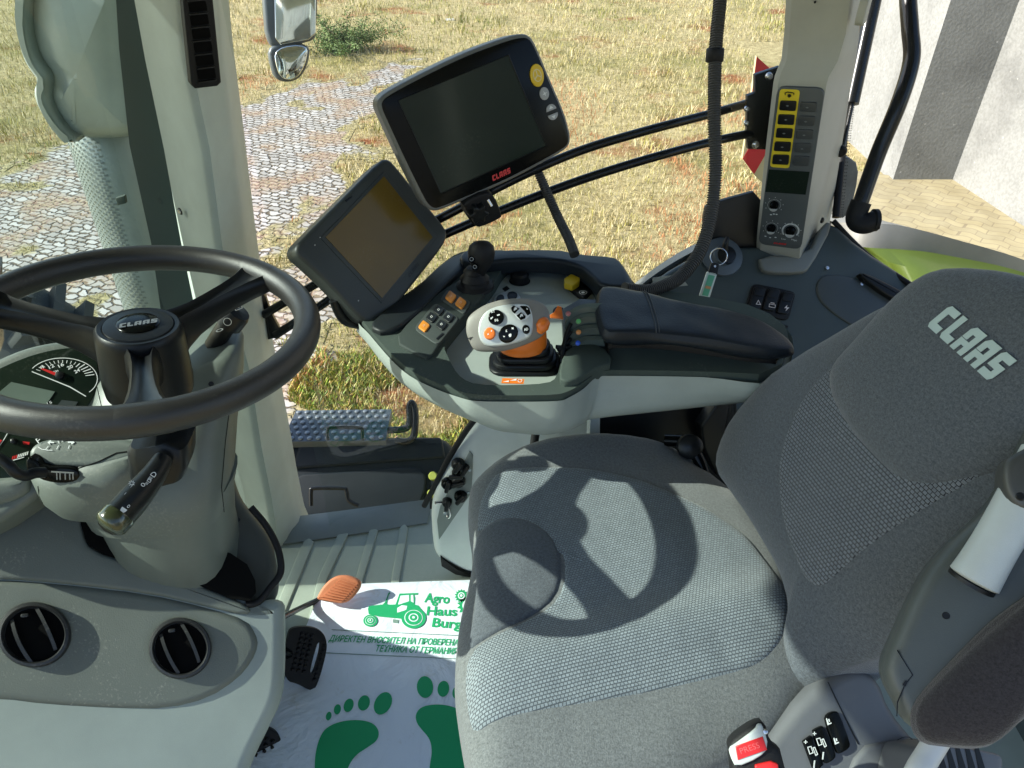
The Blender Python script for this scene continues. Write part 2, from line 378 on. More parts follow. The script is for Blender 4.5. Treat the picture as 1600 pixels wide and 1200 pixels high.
# ================= OUTSIDE: ground, path, pavement, walls =================
G=Fz(GZ)
def gmat():
    m,t,b=nodes('dry_grass_ground'); L=t.links; c=N(t,'ShaderNodeTexCoord'); b.inputs['Roughness'].default_value=.95; b.inputs['Specular IOR Level'].default_value=.1
    def ns(sc,d=6.,r=.65):
        n=N(t,'ShaderNodeTexNoise',i_Scale=sc,i_Detail=d,i_Roughness=r); L.new(c.outputs['Object'],n.inputs['Vector']); return n.outputs['Fac']
    base=ramp(t,ns(14.),[(.28,(.22,.18,.09)),(.45,(.40,.33,.17)),(.6,(.50,.42,.23)),(.75,(.58,.50,.30))])
    g=ramp(t,ns(.55),[(.5,(0,0,0)),(.68,(.8,.8,.8))]); r=ramp(t,ns(.8,4.),[(.56,(0,0,0)),(.68,(1,1,1))])
    m1=N(t,'ShaderNodeMix',data_type='RGBA'); L.new(g,m1.inputs[0]); L.new(base,m1.inputs[6]); L.new(ramp(t,ns(18.),[(.3,(.07,.085,.02)),(.7,(.30,.29,.09))]),m1.inputs[7])
    m2=N(t,'ShaderNodeMix',data_type='RGBA'); L.new(r,m2.inputs[0]); L.new(m1.outputs[2],m2.inputs[6]); L.new(ramp(t,ns(22.),[(.3,(.16,.05,.02)),(.7,(.42,.19,.09))]),m2.inputs[7])
    L.new(m2.outputs[2],b.inputs['Base Color']); bp=N(t,'ShaderNodeBump',i_Strength=1.,i_Distance=.04); L.new(ns(22.,8.,.75),bp.inputs['Height']); L.new(bp.outputs[0],b.inputs['Normal']); return m
def grid(name,x0,x1,y0,y1,step,zf,mat,label=None,attr=None):
    nx=int((x1-x0)/step)+1; ny=int((y1-y0)/step)+1; V=[];A=[]
    for j in range(ny):
        for i in range(nx):
            x=x0+(x1-x0)*i/(nx-1); y=y0+(y1-y0)*j/(ny-1); V.append((x,y,zf(x,y)))
            if attr: A.append(attr(x,y))
    F=[(j*nx+i,j*nx+i+1,(j+1)*nx+i+1,(j+1)*nx+i) for j in range(ny-1) for i in range(nx-1)]
    me=bpy.data.meshes.new(name); me.from_pydata(V,[],F); me.materials.append(mat)
    for p in me.polygons: p.use_smooth=True
    if attr:
        a=me.attributes.new('mask','FLOAT','POINT'); a.data.foreach_set('value',A)
    o=bpy.data.objects.new(name,me); COL.objects.link(o); return o
gr=grid('ground',-60,60,-30,110,2.0,lambda x,y:GZ,gmat()); tag(gr,kind='structure')
# cobbled path: polygon read off the photograph, irregular grown-over borders
PATH=G.tr([(-700,330),(-400,300),(0,272),(110,238),(230,205),(355,170),(430,150),(500,138),(570,112),(640,100),(680,112),(600,175),(560,240),(520,300),(470,345),(430,400),(455,480),(470,560),(465,640),(470,700),(300,760),(-300,760),(-900,700)])
def inside(p,x,y):
    r=False; n=len(p)
    for i in range(n):
        x1,y1=p[i-1]; x2,y2=p[i]
        if (y1>y)!=(y2>y) and x<(x2-x1)*(y-y1)/(y2-y1)+x1: r=not r
    return r
def sdist(p,x,y):
    d=1e9
    for i in range(len(p)):
        x1,y1=p[i-1]; x2,y2=p[i]; ex,ey=x2-x1,y2-y1; L=ex*ex+ey*ey
        t=max(0,min(1,((x-x1)*ex+(y-y1)*ey)/L)) if L>0 else 0
        d=min(d,math.hypot(x-x1-ex*t,y-y1-ey*t))
    return d if inside(p,x,y) else -d
def pathmask(x,y):     # >0 cobbles showing, <0 overgrown
    s=sdist(PATH,x,y); n=noise.noise(Vector((x*1.1,y*1.1,3)))*.9+noise.noise(Vector((x*3.1,y*3.1,1)))*.5+noise.noise(Vector((x*9,y*9,5)))*.25
    return max(-1,min(s,.62))*1.0+n*1.35+.08-.11*max(0,x+2.2)
def cobmat():
    m,t,b=nodes('cobbles'); L=t.links; c=N(t,'ShaderNodeTexCoord'); b.inputs['Roughness'].default_value=.8
    mp=N(t,'ShaderNodeMapping'); mp.inputs['Rotation'].default_value=(0,0,R(24)); L.new(c.outputs['Object'],mp.inputs[0])
    nz=N(t,'ShaderNodeTexNoise',i_Scale=3.,i_Detail=3.); L.new(c.outputs['Object'],nz.inputs['Vector'])
    sc=N(t,'ShaderNodeVectorMath',operation='SCALE'); sc.inputs['Scale'].default_value=.14; L.new(nz.outputs['Color'],sc.inputs[0])
    nz2=N(t,'ShaderNodeTexNoise',i_Scale=16.,i_Detail=2.); L.new(c.outputs['Object'],nz2.inputs['Vector'])
    sc2=N(t,'ShaderNodeVectorMath',operation='SCALE'); sc2.inputs['Scale'].default_value=.075; L.new(nz2.outputs['Color'],sc2.inputs[0])
    ad=N(t,'ShaderNodeVectorMath',operation='ADD'); L.new(mp.outputs[0],ad.inputs[0]); L.new(sc.outputs[0],ad.inputs[1])
    ad2=N(t,'ShaderNodeVectorMath',operation='ADD'); L.new(ad.outputs[0],ad2.inputs[0]); L.new(sc2.outputs[0],ad2.inputs[1])
    br=N(t,'ShaderNodeTexBrick',i_Scale=1.,i_Mortar_Size=.012,i_Mortar_Smooth=.7,i_Brick_Width=.115,i_Row_Height=.07); L.new(ad2.outputs[0],br.inputs['Vector'])
    br.inputs['Color1'].default_value=(.47,.45,.42,1); br.inputs['Color2'].default_value=(.30,.28,.25,1); br.inputs['Mortar'].default_value=(.10,.075,.045,1)
    n3=N(t,'ShaderNodeTexNoise',i_Scale=2.2,i_Detail=6.); L.new(c.outputs['Object'],n3.inputs['Vector'])
    n4=N(t,'ShaderNodeTexNoise',i_Scale=30.,i_Detail=4.); L.new(c.outputs['Object'],n4.inputs['Vector'])
    mx=N(t,'ShaderNodeMix',data_type='RGBA'); L.new(ramp(t,n3.outputs['Fac'],[(.47,(0,0,0)),(.62,(.8,.8,.8))]),mx.inputs[0]); L.new(br.outputs[0],mx.inputs[6]); L.new(ramp(t,n4.outputs['Fac'],[(.35,(.2,.09,.05)),(.65,(.42,.33,.2))]),mx.inputs[7])
    at_=N(t,'ShaderNodeAttribute',attribute_name='mask'); e=ramp(t,at_.outputs['Fac'],[(.0,(1,1,1)),(.12,(0,0,0))])
    mx2=N(t,'ShaderNodeMix',data_type='RGBA'); L.new(e,mx2.inputs[0]); L.new(mx.outputs[2],mx2.inputs[6]); L.new(ramp(t,n4.outputs['Fac'],[(.35,(.16,.13,.05)),(.65,(.42,.36,.18))]),mx2.inputs[7])
    L.new(mx2.outputs[2],b.inputs['Base Color']); inv=N(t,'ShaderNodeMath',operation='SUBTRACT',i_0=1.); L.new(br.outputs['Fac'],inv.inputs[1])
    bp=N(t,'ShaderNodeBump',i_Strength=.9,i_Distance=.03); L.new(inv.outputs[0],bp.inputs['Height']); L.new(bp.outputs[0],b.inputs['Normal']); return m
xs=[p[0] for p in PATH]; ys=[p[1] for p in PATH]
cp=grid('cobbled_path',max(min(xs),-16),max(xs)+1,max(min(ys),1.4),max(ys)+1,.09,lambda x,y:GZ+.006,cobmat(),attr=pathmask)
bm=bmesh.new(); bm.from_mesh(cp.data); la=bm.verts.layers.float['mask']
bmesh.ops.delete(bm,geom=[f for f in bm.faces if all(v[la]<-.02 for v in f.verts)],context='FACES'); bm.to_mesh(cp.data); bm.free(); tag(cp,kind='structure')
def pavmat():
    m,t,b=nodes('yellow_pavers'); L=t.links; c=N(t,'ShaderNodeTexCoord'); b.inputs['Roughness'].default_value=.85
    mp=N(t,'ShaderNodeMapping'); mp.inputs['Rotation'].default_value=(0,0,R(40)); L.new(c.outputs['Object'],mp.inputs[0])
    wv=N(t,'ShaderNodeTexWave',i_Scale=1.3,i_Distortion=0.); L.new(mp.outputs[0],wv.inputs['Vector'])
    sc=N(t,'ShaderNodeVectorMath',operation='SCALE'); sc.inputs['Scale'].default_value=.045; L.new(wv.outputs['Color'],sc.inputs[0])
    ad=N(t,'ShaderNodeVectorMath',operation='ADD'); L.new(mp.outputs[0],ad.inputs[0]); L.new(sc.outputs[0],ad.inputs[1])
    br=N(t,'ShaderNodeTexBrick',i_Scale=1.,i_Mortar_Size=.006,i_Mortar_Smooth=.3,i_Brick_Width=.2,i_Row_Height=.1); L.new(ad.outputs[0],br.inputs['Vector'])
    br.inputs['Color1'].default_value=(.36,.31,.18,1); br.inputs['Color2'].default_value=(.31,.27,.165,1); br.inputs['Mortar'].default_value=(.25,.21,.13,1)
    n3=N(t,'ShaderNodeTexNoise',i_Scale=4.,i_Detail=7.); L.new(c.outputs['Object'],n3.inputs['Vector'])
    mx=N(t,'ShaderNodeMix',data_type='RGBA',blend_type='MULTIPLY',i_0=.5); L.new(br.outputs[0],mx.inputs[6]); L.new(ramp(t,n3.outputs['Fac'],[(.3,(.55,.5,.4)),(.6,(1,1,1))]),mx.inputs[7])
    L.new(mx.outputs[2],b.inputs['Base Color']); inv=N(t,'ShaderNodeMath',operation='SUBTRACT',i_0=1.); L.new(br.outputs['Fac'],inv.inputs[1])
    bp=N(t,'ShaderNodeBump',i_Strength=.35,i_Distance=.008); L.new(inv.outputs[0],bp.inputs['Height']); L.new(bp.outputs[0],b.inputs['Normal']); return m
pp=G.tr([(1270,262),(1394,279),(1490,281),(1700,410),(1900,560),(1500,560),(1440,440),(1395,372),(1350,352),(1310,320)])
pv=plate('pavement',Fz(GZ+.03),pp,.05,pavmat(),bev=0); tag(pv,kind='structure')
def wallmat(name,col):
    m,t,b=nodes(name); L=t.links; c=N(t,'ShaderNodeTexCoord'); b.inputs['Roughness'].default_value=.9
    n1=N(t,'ShaderNodeTexNoise',i_Scale=1.3,i_Detail=8.,i_Roughness=.65); L.new(c.outputs['Object'],n1.inputs['Vector'])
    n2=N(t,'ShaderNodeTexNoise',i_Scale=38.,i_Detail=4.); L.new(c.outputs['Object'],n2.inputs['Vector'])
    v=N(t,'ShaderNodeTexVoronoi',i_Scale=9.); L.new(c.outputs['Object'],v.inputs['Vector'])
    mx=N(t,'ShaderNodeMix',data_type='RGBA',blend_type='MULTIPLY',i_0=.6); L.new(ramp(t,n1.outputs['Fac'],[(.3,tuple(x*.68 for x in col)),(.5,col),(.7,tuple(x*1.15 for x in col))]),mx.inputs[6]); L.new(ramp(t,n2.outputs['Fac'],[(.35,(.72,.72,.7)),(.6,(1,1,1))]),mx.inputs[7])
    m2=N(t,'ShaderNodeMix',data_type='RGBA'); L.new(ramp(t,v.outputs['Distance'],[(.05,(.5,.5,.5)),(.09,(0,0,0))]),m2.inputs[0]); L.new(mx.outputs[2],m2.inputs[6]); m2.inputs[7].default_value=(.62,.6,.56,1)
    L.new(m2.outputs[2],b.inputs['Base Color']); bp=N(t,'ShaderNodeBump',i_Strength=.5,i_Distance=.01); L.new(n2.outputs['Fac'],bp.inputs['Height']); L.new(bp.outputs[0],b.inputs['Normal']); return m
a=G.hit(1394,285); b_=G.hit(1487,285); c_=G.hit(1600,360)
wx1,wy=a; wx2=b_[0]
bl=thing('building','grey rendered concrete building wall with a projecting bay beyond the rear window','building',(wx2,wy,GZ))
# stepped plan: bay side (faces the sun), recessed face, long side running towards the tractor
pl=[(wx2,-6),(wx2+.03,wy),(wx1,wy+.01),(wx1-.12,14),(wx1+6,14),(wx1+6,-6)]
pl=[(c_[0]+ (c_[0]-wx2)*3.5,c_[1]-(wy-c_[1])*3.5),(wx2,wy),(wx1,wy),(wx1,wy+1.6),(wx1+6,wy+1.6),(wx1+6,0)]
V,F=rings([[Vector((x,y,GZ-.1)) for x,y in pl],[Vector((x,y,4.2)) for x,y in pl]]); mesh_obj('wall',V,F,wallmat('rendered_concrete',(.25,.255,.245)),bl,ang=20)
pq=[(wx1-.03,wy-.03),(wx2-.03,wy-.03),(pl[0][0]-.03,pl[0][1]-.03),(pl[0][0]+.3,pl[0][1]),(wx2+.3,wy+.3),(wx1-.03,wy+.3)]
# grass blades and weeds
def blades(name,n,seed,sel,label,cols,hf,wf):
    rnd=random.Random(seed); V=[];F=[];A=[]
    k=0
    while k<n:
        q=sel(rnd)
        if q is None: continue
        x,y,s=q; k+=1; h=hf(rnd)*s; wd=wf(rnd)*s; t=rnd.uniform(0,2*PI); lx,ly=math.cos(t)*wd,math.sin(t)*wd; bt=rnd.uniform(0,2*PI); bx,by=math.cos(bt)*h*.55,math.sin(bt)*h*.55
        b=len(V); V+=[(x-lx,y-ly,GZ),(x+lx,y+ly,GZ),(x+lx*.7+bx*.35,y+ly*.7+by*.35,GZ+h*.6),(x-lx*.7+bx*.35,y-ly*.7+by*.35,GZ+h*.6),(x+bx,y+by,GZ+h)]
        F+=[(b,b+1,b+2,b+3),(b+3,b+2,b+4)]
        g=noise.noise(Vector((x*.45,y*.45,11)))+.4*noise.noise(Vector((x*1.7,y*1.7,7))); r=noise.noise(Vector((x*.75,y*.6,23)))+.4*noise.noise(Vector((x*2.6,y*2.6,9)))
        c=cols(g,r,y,x,rnd); A+=[*c,1]*5
    me=bpy.data.meshes.new(name); me.from_pydata(V,[],F); ca=me.color_attributes.new('Col','FLOAT_COLOR','POINT'); ca.data.foreach_set('color',A)
    m,t,bs=nodes(name); at_=N(t,'ShaderNodeVertexColor',layer_name='Col'); t.links.new(at_.outputs[0],bs.inputs['Base Color']); bs.inputs['Roughness'].default_value=.8; bs.inputs['Specular IOR Level'].default_value=.15
    bs.inputs['Subsurface Weight'].default_value=0; me.materials.append(m); o=bpy.data.objects.new(name,me); COL.objects.link(o); tag(o,label,'grass',kind='stuff'); return o
def gsel(rnd):
    v=rnd.random(); y=1.9*math.exp(v*math.log(40/1.9)); x=rnd.uniform(-.85*y-1.2,.62*y+1.0)
    if x>wx1-.1 and y<wy+6: return None
    if inside(pp,x,y): return None
    if y<17 and x<3 and pathmask(x,y)>-.12+rnd.random()*.1: return None
    cl_=noise.noise(Vector((x*1.6,y*1.6,41)))+.5*noise.noise(Vector((x*5,y*5,2)))
    return x,y,(.5+.04*y)*(1+1.3*max(0,cl_))
def gcol(g,r,y,x,rnd):
    k=rnd.uniform(.86,1.1)
    straw=(.52,.43,.22); pale=(.66,.57,.36); green=(.20,.235,.05); olive=(.38,.34,.10); red=(.50,.22,.10)
    near=max(0,1-(y-2)/5)
    q=rnd.random()
    if r>.27 and q<.5 and y<11: c=red
    elif g>.22-.2*near and q<.7: c=green if rnd.random()<.5 else olive
    elif q<.3: c=olive
    else: c=straw if rnd.random()<.5 else pale
    return [z*k for z in c]
blades('dry_grass',260000,3,gsel,'dry straw coloured meadow grass with green and rust red patches',gcol,lambda r:r.uniform(.02,.085),lambda r:r.uniform(.002,.0045))
def wsel(rnd):
    y=rnd.uniform(1.75,4.2); x=rnd.uniform(-1.6,.45)
    n=noise.noise(Vector((x*2.2,y*2.2,31)))
    if pathmask(x,y)>.1 and x<-.8: return None
    if n<-.12: return None
    return x,y,1+.8*n
blades('weeds',52000,9,wsel,'leafy yellow green weeds growing close beside the tractor cab',lambda g,r,y,x,rnd:[z*rnd.uniform(.7,1.3) for z in ((.33,.33,.07) if rnd.random()<.45 else (.50,.42,.18) if rnd.random()<.65 else (.16,.22,.05) if r<.15 else (.42,.17,.08))],lambda r:r.uniform(.02,.07),lambda r:r.uniform(.002,.0055))
# shrub
sx,sy=G.hit(540,82); sh=thing('shrub','small scruffy green bush alone in the dry meadow','shrub',(sx,sy,GZ))
rnd=random.Random(4); mb=MB(); ml=MB()
for i in range(40):
    a=rnd.uniform(0,2*PI); l=rnd.uniform(.2,.8); e=rnd.uniform(.2,1.3); tip=Vector((sx+math.cos(a)*l*math.cos(e)*1.5,sy+math.sin(a)*l*math.cos(e),GZ+l*math.sin(e)*.8)); bs=Vector((sx,sy,GZ))
    mb.add(*g_tube([bs,bs.lerp(tip,.5)+Vector((0,0,.04)),tip],(.008,.002),n=4,k=2))
    for j in range(150):
        p=bs.lerp(tip,rnd.uniform(.3,1.05))+Vector([rnd.gauss(0,.05) for _ in range(3)]); d=Vector([rnd.gauss(0,1) for _ in range(3)]).normalized()*rnd.uniform(.012,.03); q=d.orthogonal().normalized()*.008
        ml.add([p-d,p+q,p+d,p-q],[(0,1,2,3)])
mb.out('stems',plastic('stem_brown',(.12,.09,.05),.8),sh); ml.out('foliage',plastic('bush_leaves',(.10,.16,.035),.7,var=.4),sh,recalc=False)
sn=G.hit(703,32); tag(plate('stone',G,[(sn[0]+a*1.4,sn[1]+b) for a,b in ell(.06,.045,11)],.03,plastic('pale_stone',(.6,.6,.58),.8),bev=.012,off=.03),'small pale stone lying in the meadow','stone')
# ================= TRACTOR OUTSIDE PARTS =================
# exhaust
ex=thing('exhaust_stack','grey green exhaust silencer over a perforated heat guard outside the windscreen','exhaust',at(150,500,1.75)); 
Y0=1.62; FE=Fy(Y0)
sil=[(28,20),(35,-60),(205,-60),(215,60),(222,150),(222,205),(205,222),(150,226),(105,222),(85,200),(62,165),(55,140),(62,122),(52,110),(40,90),(30,55)]
plate('silencer',FE,chk(FE.tr(sil),2),.24,EXH,ex,bev=.05,seg=6,off=.0,crown=.012)
se=[(110,222),(85,200),(62,165),(55,140),(62,122),(52,110),(40,90),(30,55),(26,20),(34,-60)]
plate('end_cap',Fy(Y0-.002),chk(FE.tr(se+[(56,-60),(48,20),(52,55),(62,88),(78,108),(84,122),(80,140),(84,165),(104,198),(128,220)]),1),.2,EXH,ex,bev=.02,off=.02)
tp=[Vector(at(160,226,1.62)),Vector(at(200,500,1.95)),Vector(at(232,700,2.3))]
gx=[Vector(at(140,130,1.76)),Vector(at(172,232,1.76)),Vector(at(211,360,1.86)),Vector(at(250,490,2.0)),Vector(at(300,690,2.35))]
tube('guard',gx,.082,EXH,ex,n=28,k=10)
mb=MB(); pth=crom(gx,34)
for i,p in enumerate(pth):
    if i<110:
        t=(pth[min(i+1,len(pth)-1)]-pth[max(i-1,0)]).normalized(); a=Vector((1,0,0)); a=(a-t*a.dot(t)).normalized(); b=t.cross(a)
        for j in range(34):
            ang=2*PI*(j+.5*(i%2))/34; n=a*math.cos(ang)+b*math.sin(ang)
            if n.y>.45 or n.x>.25: continue
            s=t.cross(n); q=p+n*.0835; mb.add([q-s*.004-t*.0022,q+s*.004-t*.0022,q+s*.004+t*.0022,q-s*.004+t*.0022],[(0,1,2,3)])
mb.out('perforations',plastic('guard_hole_dark',(.2,.23,.22),.6),ex,recalc=False)
F2=Fy(1.60); plate('rear_cover',Fy(1.5),chk(Fy(1.5).tr([(150,-60),(190,30),(205,120),(218,200),(222,222),(245,218),(250,150),(240,60),(222,-60)]),1),.12,plastic('dark_teal_steel',(.02,.035,.035),.4),ex,bev=.02)
plate('lamp_bracket',Fy(1.48),Fy(1.48).tr([(180,310),(194,306),(196,318),(184,321)]),.01,DECK,ex,bev=.001)
# front tyre and rim
ft=thing('front_tyre','treaded front tyre with green rim seen past the instrument cluster','tyre',at(25,560,2.4)); 
wc=at(-30,640,2.75); FW=Fr(wc,(1,0,0),(0,0,1))
lathe('tyre',Fr(wc,(1,0,0),(0,.15,1)),[(.30,-.22),(.47,-.2),(.5,-.12),(.51,0),(.5,.12),(.47,.2),(.30,.22)],TYRE,ft,n=48)
mb=MB(); fw=Fr(wc,(1,0,0),(0,.15,1))
for i in range(30):
    for sd in (-1,1):
        a=2*PI*(i+.5*(sd>0))/30
        f=Fr(fw.P(math.cos(a)*.51,math.sin(a)*.51,sd*.09),fw.x*-math.sin(a)+fw.y*math.cos(a)+fw.z*sd*.55,fw.z-fw.x*0); mb.add(*g_box(Fr(f.o,fw.z+ (fw.x*-math.sin(a)+fw.y*math.cos(a))*sd*.5,fw.x*-math.sin(a)+fw.y*math.cos(a)),.2,.035,.07))
mb.out('tread_lug',TYRE,ft)
lathe('rim',Fr(wc,(1,0,0),(0,.15,1)),[(.05,.1),(.25,.15),(.29,.23),(.31,.23),(.31,.2)],GREENP,ft,n=40)
# mirror
mr=thing('wing_mirror','tall exterior rear view mirror with a smaller wide angle mirror below','mirror',at(450,60,2.2)); FM=Fr(at(455,30,2.2),(1,.35,0),(0,.24,1))
m1=plate('housing',FM,chk(FM.tr([(406,-120),(412,40),(420,68),(430,74),(484,66),(496,56),(496,-120)]),1),.07,plastic('mirror_housing_grey',(.10,.12,.13),.35),mr,bev=.012)
plate('mirror_glass',FM,chk(FM.tr([(427,-110),(430,60),(438,70),(482,62),(493,52),(493,-110)]),1),.006,CLEARG,m1,bev=.002,off=.006)
m2=plate('lower_housing',FM,chk(FM.tr([(416,66),(424,112),(434,126),(452,129),(470,122),(482,100),(486,66)]),2),.06,plastic('mirror_housing_grey2',(.08,.10,.11),.35),mr,bev=.01)
plate('wide_angle_glass',FM,chk(FM.tr([(427,74),(432,110),(440,122),(454,126),(468,118),(478,98),(482,68)]),2),.006,CLEARG,m2,bev=.003,off=.006,crown=.006)
tube('arm',[at(455,-30,2.28),at(452,-120,2.3),at(460,-260,2.0)],.012,PAINTB,mr)
# house reflected by the mirror lies behind the camera: pale wall with a white framed window
hs=thing('house','pale rendered house with white framed windows behind the tractor','house',(6,-12,GZ)); hf=Fr((8,-12,GZ+3),(1,0,0),(0,0,1)).rot(0)
V,F=g_box(Fr((10,-14,GZ+3.5),(1,0,0),(0,1,0)),16,5,7); mesh_obj('wall',V,F,wallmat('house_render',(.5,.5,.48)),hs)
for k in range(10):
    x=4+3*(k%5); fb=Fr((x,-11.46,GZ+(2.4,5.2)[k//5]),(-1,0,0),(0,0,1)); fr_=mesh_obj('window_frame',*g_holed(fb,rr(1.3,1.5,.02),[rr(.5,1.3,.02,5,-.3,0),rr(.5,1.3,.02,5,.3,0)],.06),WPR,hs); plate('pane',fb.off(-.05),rr(1.2,1.4,.02),.01,SCRD,fr_,bev=0)
# step, tank and handles outside the right window
st=thing('step_platform','perforated dark step plate beside the tank outside the side window','step',at(530,665,2.35)); FS=Fr(at(530,662,2.36),(1,.02,0),(0,1,0))
sp=FS.tr([(462,641),(612,639),(603,688),(440,690)]); plate('tread',FS,sp,.025,plastic('step_steel',(.07,.085,.095),.4,metal=.4),st,bev=.002)
mb=MB(); md=MB()
for i in range(11):
    for j in range(6):
        s=(i+.5+.5*(j%2))/11.6; q=(j+.5)/6; u=(1-q)*(sp[0][0]*(1-s)+sp[1][0]*s)+q*(sp[3][0]*(1-s)+sp[2][0]*s); v=(1-q)*(sp[0][1]*(1-s)+sp[1][1]*s)+q*(sp[3][1]*(1-s)+sp[2][1]*s)
        mb.add(*g_lathe(FS,[(.0085,.0005),(.0075,.004),(.005,.0055)],8,u,v)); pass
mb.out('stud',plastic('stud_steel',(.2,.23,.25),.35,metal=.5),st)
tk=thing('tank','dark plastic fuel tank below the right side window','tank',at(580,750,2.4))
Ft=Fr(at(575,745,2.3),(1,0,0),(0,.75,.66)); plate('shell',Ft,chk(Ft.tr([(330,688),(640,680),(690,682),(708,698),(712,720),(690,790),(640,850),(560,960),(330,980)]),1),.45,NAVY,tk,bev=.045,seg=6)
for q in ([(445,742),(560,736),(640,728),(663,734),(668,760),(655,792),(560,800),(450,812)],[(470,690),(690,684),(696,716),(560,726),(458,734)]):
    plate('panel',Ft.off(.012),chk(Ft.tr(q),1),.02,NAVY,tk,bev=.008,seg=4)
for c in ((678,745),(676,772)): lathe('cap',Ft,[(.014,.01),(.014,.03),(.011,.036)],plastic('tank_cap%d'%c[0],(.25,.3,.06),.4),tk,n=20,cx=Ft.hit(*c)[0],cy=Ft.hit(*c)[1])
GH='grab hoops outside the side window'
for nm,lab,pts,d,r in [('grab_hoop','green black tubular hoop at the rear end of the step plate',[(606,672),(632,670),(640,660),(640,635),(644,630),(648,640),(649,660),(646,682),(634,690),(618,688)],2.3,.011),
                  ('grab_hoop','thin black hoop standing low on the tank by the pillar',[(486,790),(486,768),(491,763),(535,763),(541,767),(545,782),(560,790)],2.15,.006),
                  ('grab_hoop','thin dark hoop lying across the front of the step plate',[(512,688),(512,672),(518,668),(560,668),(566,674),(566,688)],2.2,.005),
                  ('grab_hoop','black bent tube beside the pillar above the tank',[(430,628),(432,652),(436,664),(452,672)],2.3,.008)]:
    o=tube(nm,[at(u,v,d) for u,v in pts],r,PAINTB); tag(o,lab,'handle',GH)
# warning board
wb=thing('warning_board','red and cream striped wide load board behind the rear pillar bracket','sign',at(1195,200,2.4)); FB=Fr(at(1195,190,2.4),(1,.1,0),(0,0,1))
bd=plate('board',FB,FB.tr([(1182,88),(1232,135),(1236,330),(1178,273),(1160,248),(1170,180)]),.012,plastic('cream_board',(.62,.55,.33),.5),wb,bev=.001)
WR=plastic('warning_red',(.6,.015,.03),.35)
for q in ([(1182,88),(1204,108),(1204,150),(1174,158)],[(1172,228),(1190,200),(1202,220),(1201,232),(1178,272),(1160,248)]): plate('red_stripe',FB,FB.tr(q),.001,WR,bd,bev=0,off=.002)
# rear fender
rf=thing('rear_fender','glossy lime green rear mudguard with grey top strip outside the cab','mudguard',at(1500,430,2.3))
fz=Fr((0,0,.32),(1,0,0),(0,1,0))
def fpt(u,v,z): a,b=Fr((0,0,z),(1,0,0),(0,1,0)).hit(u,v); return Vector((a,b,z))
A=[fpt(1307,358,.50),fpt(1360,360,.52),fpt(1412,364,.52),fpt(1499,386,.48),fpt(1600,416,.42),fpt(1700,460,.34)]
B=[fpt(1318,376,.47),fpt(1349,386,.48),fpt(1410,390,.47),fpt(1469,397,.45),fpt(1600,426,.39),fpt(1700,475,.3)]
Cc=[fpt(1340,395,.40),fpt(1400,440,.40),fpt(1450,470,.40),fpt(1520,520,.36),fpt(1600,560,.30),fpt(1700,620,.24)]
D=[fpt(1345,420,.3),fpt(1400,480,.3),fpt(1450,520,.3),fpt(1520,600,.25),fpt(1600,660,.2),fpt(1700,720,.15)]
def strip(name,rows,mat,par,th=.012):
    rs=[crom(r,8) for r in rows]; k=len(rs); rs+= [[p-Vector((0,0,th)) for p in r] for r in rs[::-1]]
    n=len(rs[0]); V=[v for r in rs for v in r]; m=len(rs); F=[(i*n+j,i*n+j+1,((i+1)%m)*n+j+1,((i+1)%m)*n+j) for i in range(m) for j in range(n-1)]
    return mesh_obj(name,V,F,mat,par,ang=50)
strip('shell',[B,[b.lerp(c,.5)+Vector((0,0,.015)) for b,c in zip(B,Cc)],Cc,D],GREENP,rf)
A2=[a+Vector((-.01,.22,-.05)) for a in A]
strip('top_strip',[A2,[a+Vector((0,.02,.012)) for a in A],B],plastic('fender_grey',(.22,.22,.2),.4),rf)
VDK=plastic('vent_dark',(.003,.003,.003),.8,bump=0,spec=.1)
# ================= CAB SHELL =================
FL=Fz(0)
# floor sheet with raised ribs; its far edge follows the glass sill
sill=[FL.hit(*p) for p in [(300,838),(457,822),(560,810),(668,795)]]
fo=sill+[(.25,1.42),(1.0,1.5),(1.0,-.1),(-1.15,-.1),(-1.15,1.0)]
fl=plate('floor',FL,fo,.06,plastic('floor_mat',(.33,.37,.31),.6,grain=500,bump=.6,dust=.25),bev=.004); tag(fl,kind='structure')
rb=thing('floor_ribs','grey green moulded floor mat ribs running to the side window','floor mat',at(540,880,1.85))
for l0,r0,l1,r1,u,v in ((432,450,474,491,483,842),(497,512,529,545,537,829),(556,568,577,591,585,825),(612,625,625,638,632,820)):
    q=[FL.hit(*p) for p in [(l0-(l1-l0)*1.2,1073),(r0-(r1-r0)*1.2,1073),(r0,948 if l0<440 else 905),(r1,v+6),(u,v),(l1,v+6),(l0,948 if l0<440 else 905)]]
    plate('rib',FL,q,.012,fl.data.materials[0],rb,bev=.002,off=.005)
# sill strip (blue grey kick edge) beneath the glass
sp_=[(455,822),(560,809),(668,794)]
sk=strip('sill',[[at(*p,1.93)+Vector((0,0,.02)) for p in [(440,818),(560,803),(672,788)]],[Vector((*FL.hit(*p),.012)) for p in [(440,832),(560,818),(672,802)]],[Vector((*FL.hit(*p),.004)) for p in [(440,852),(560,835),(668,818)]]],plastic('sill_plastic',(.2,.23,.22),.5),None,th=.01)
tag(sk,'grey plastic sill strip under the side window glass','sill')
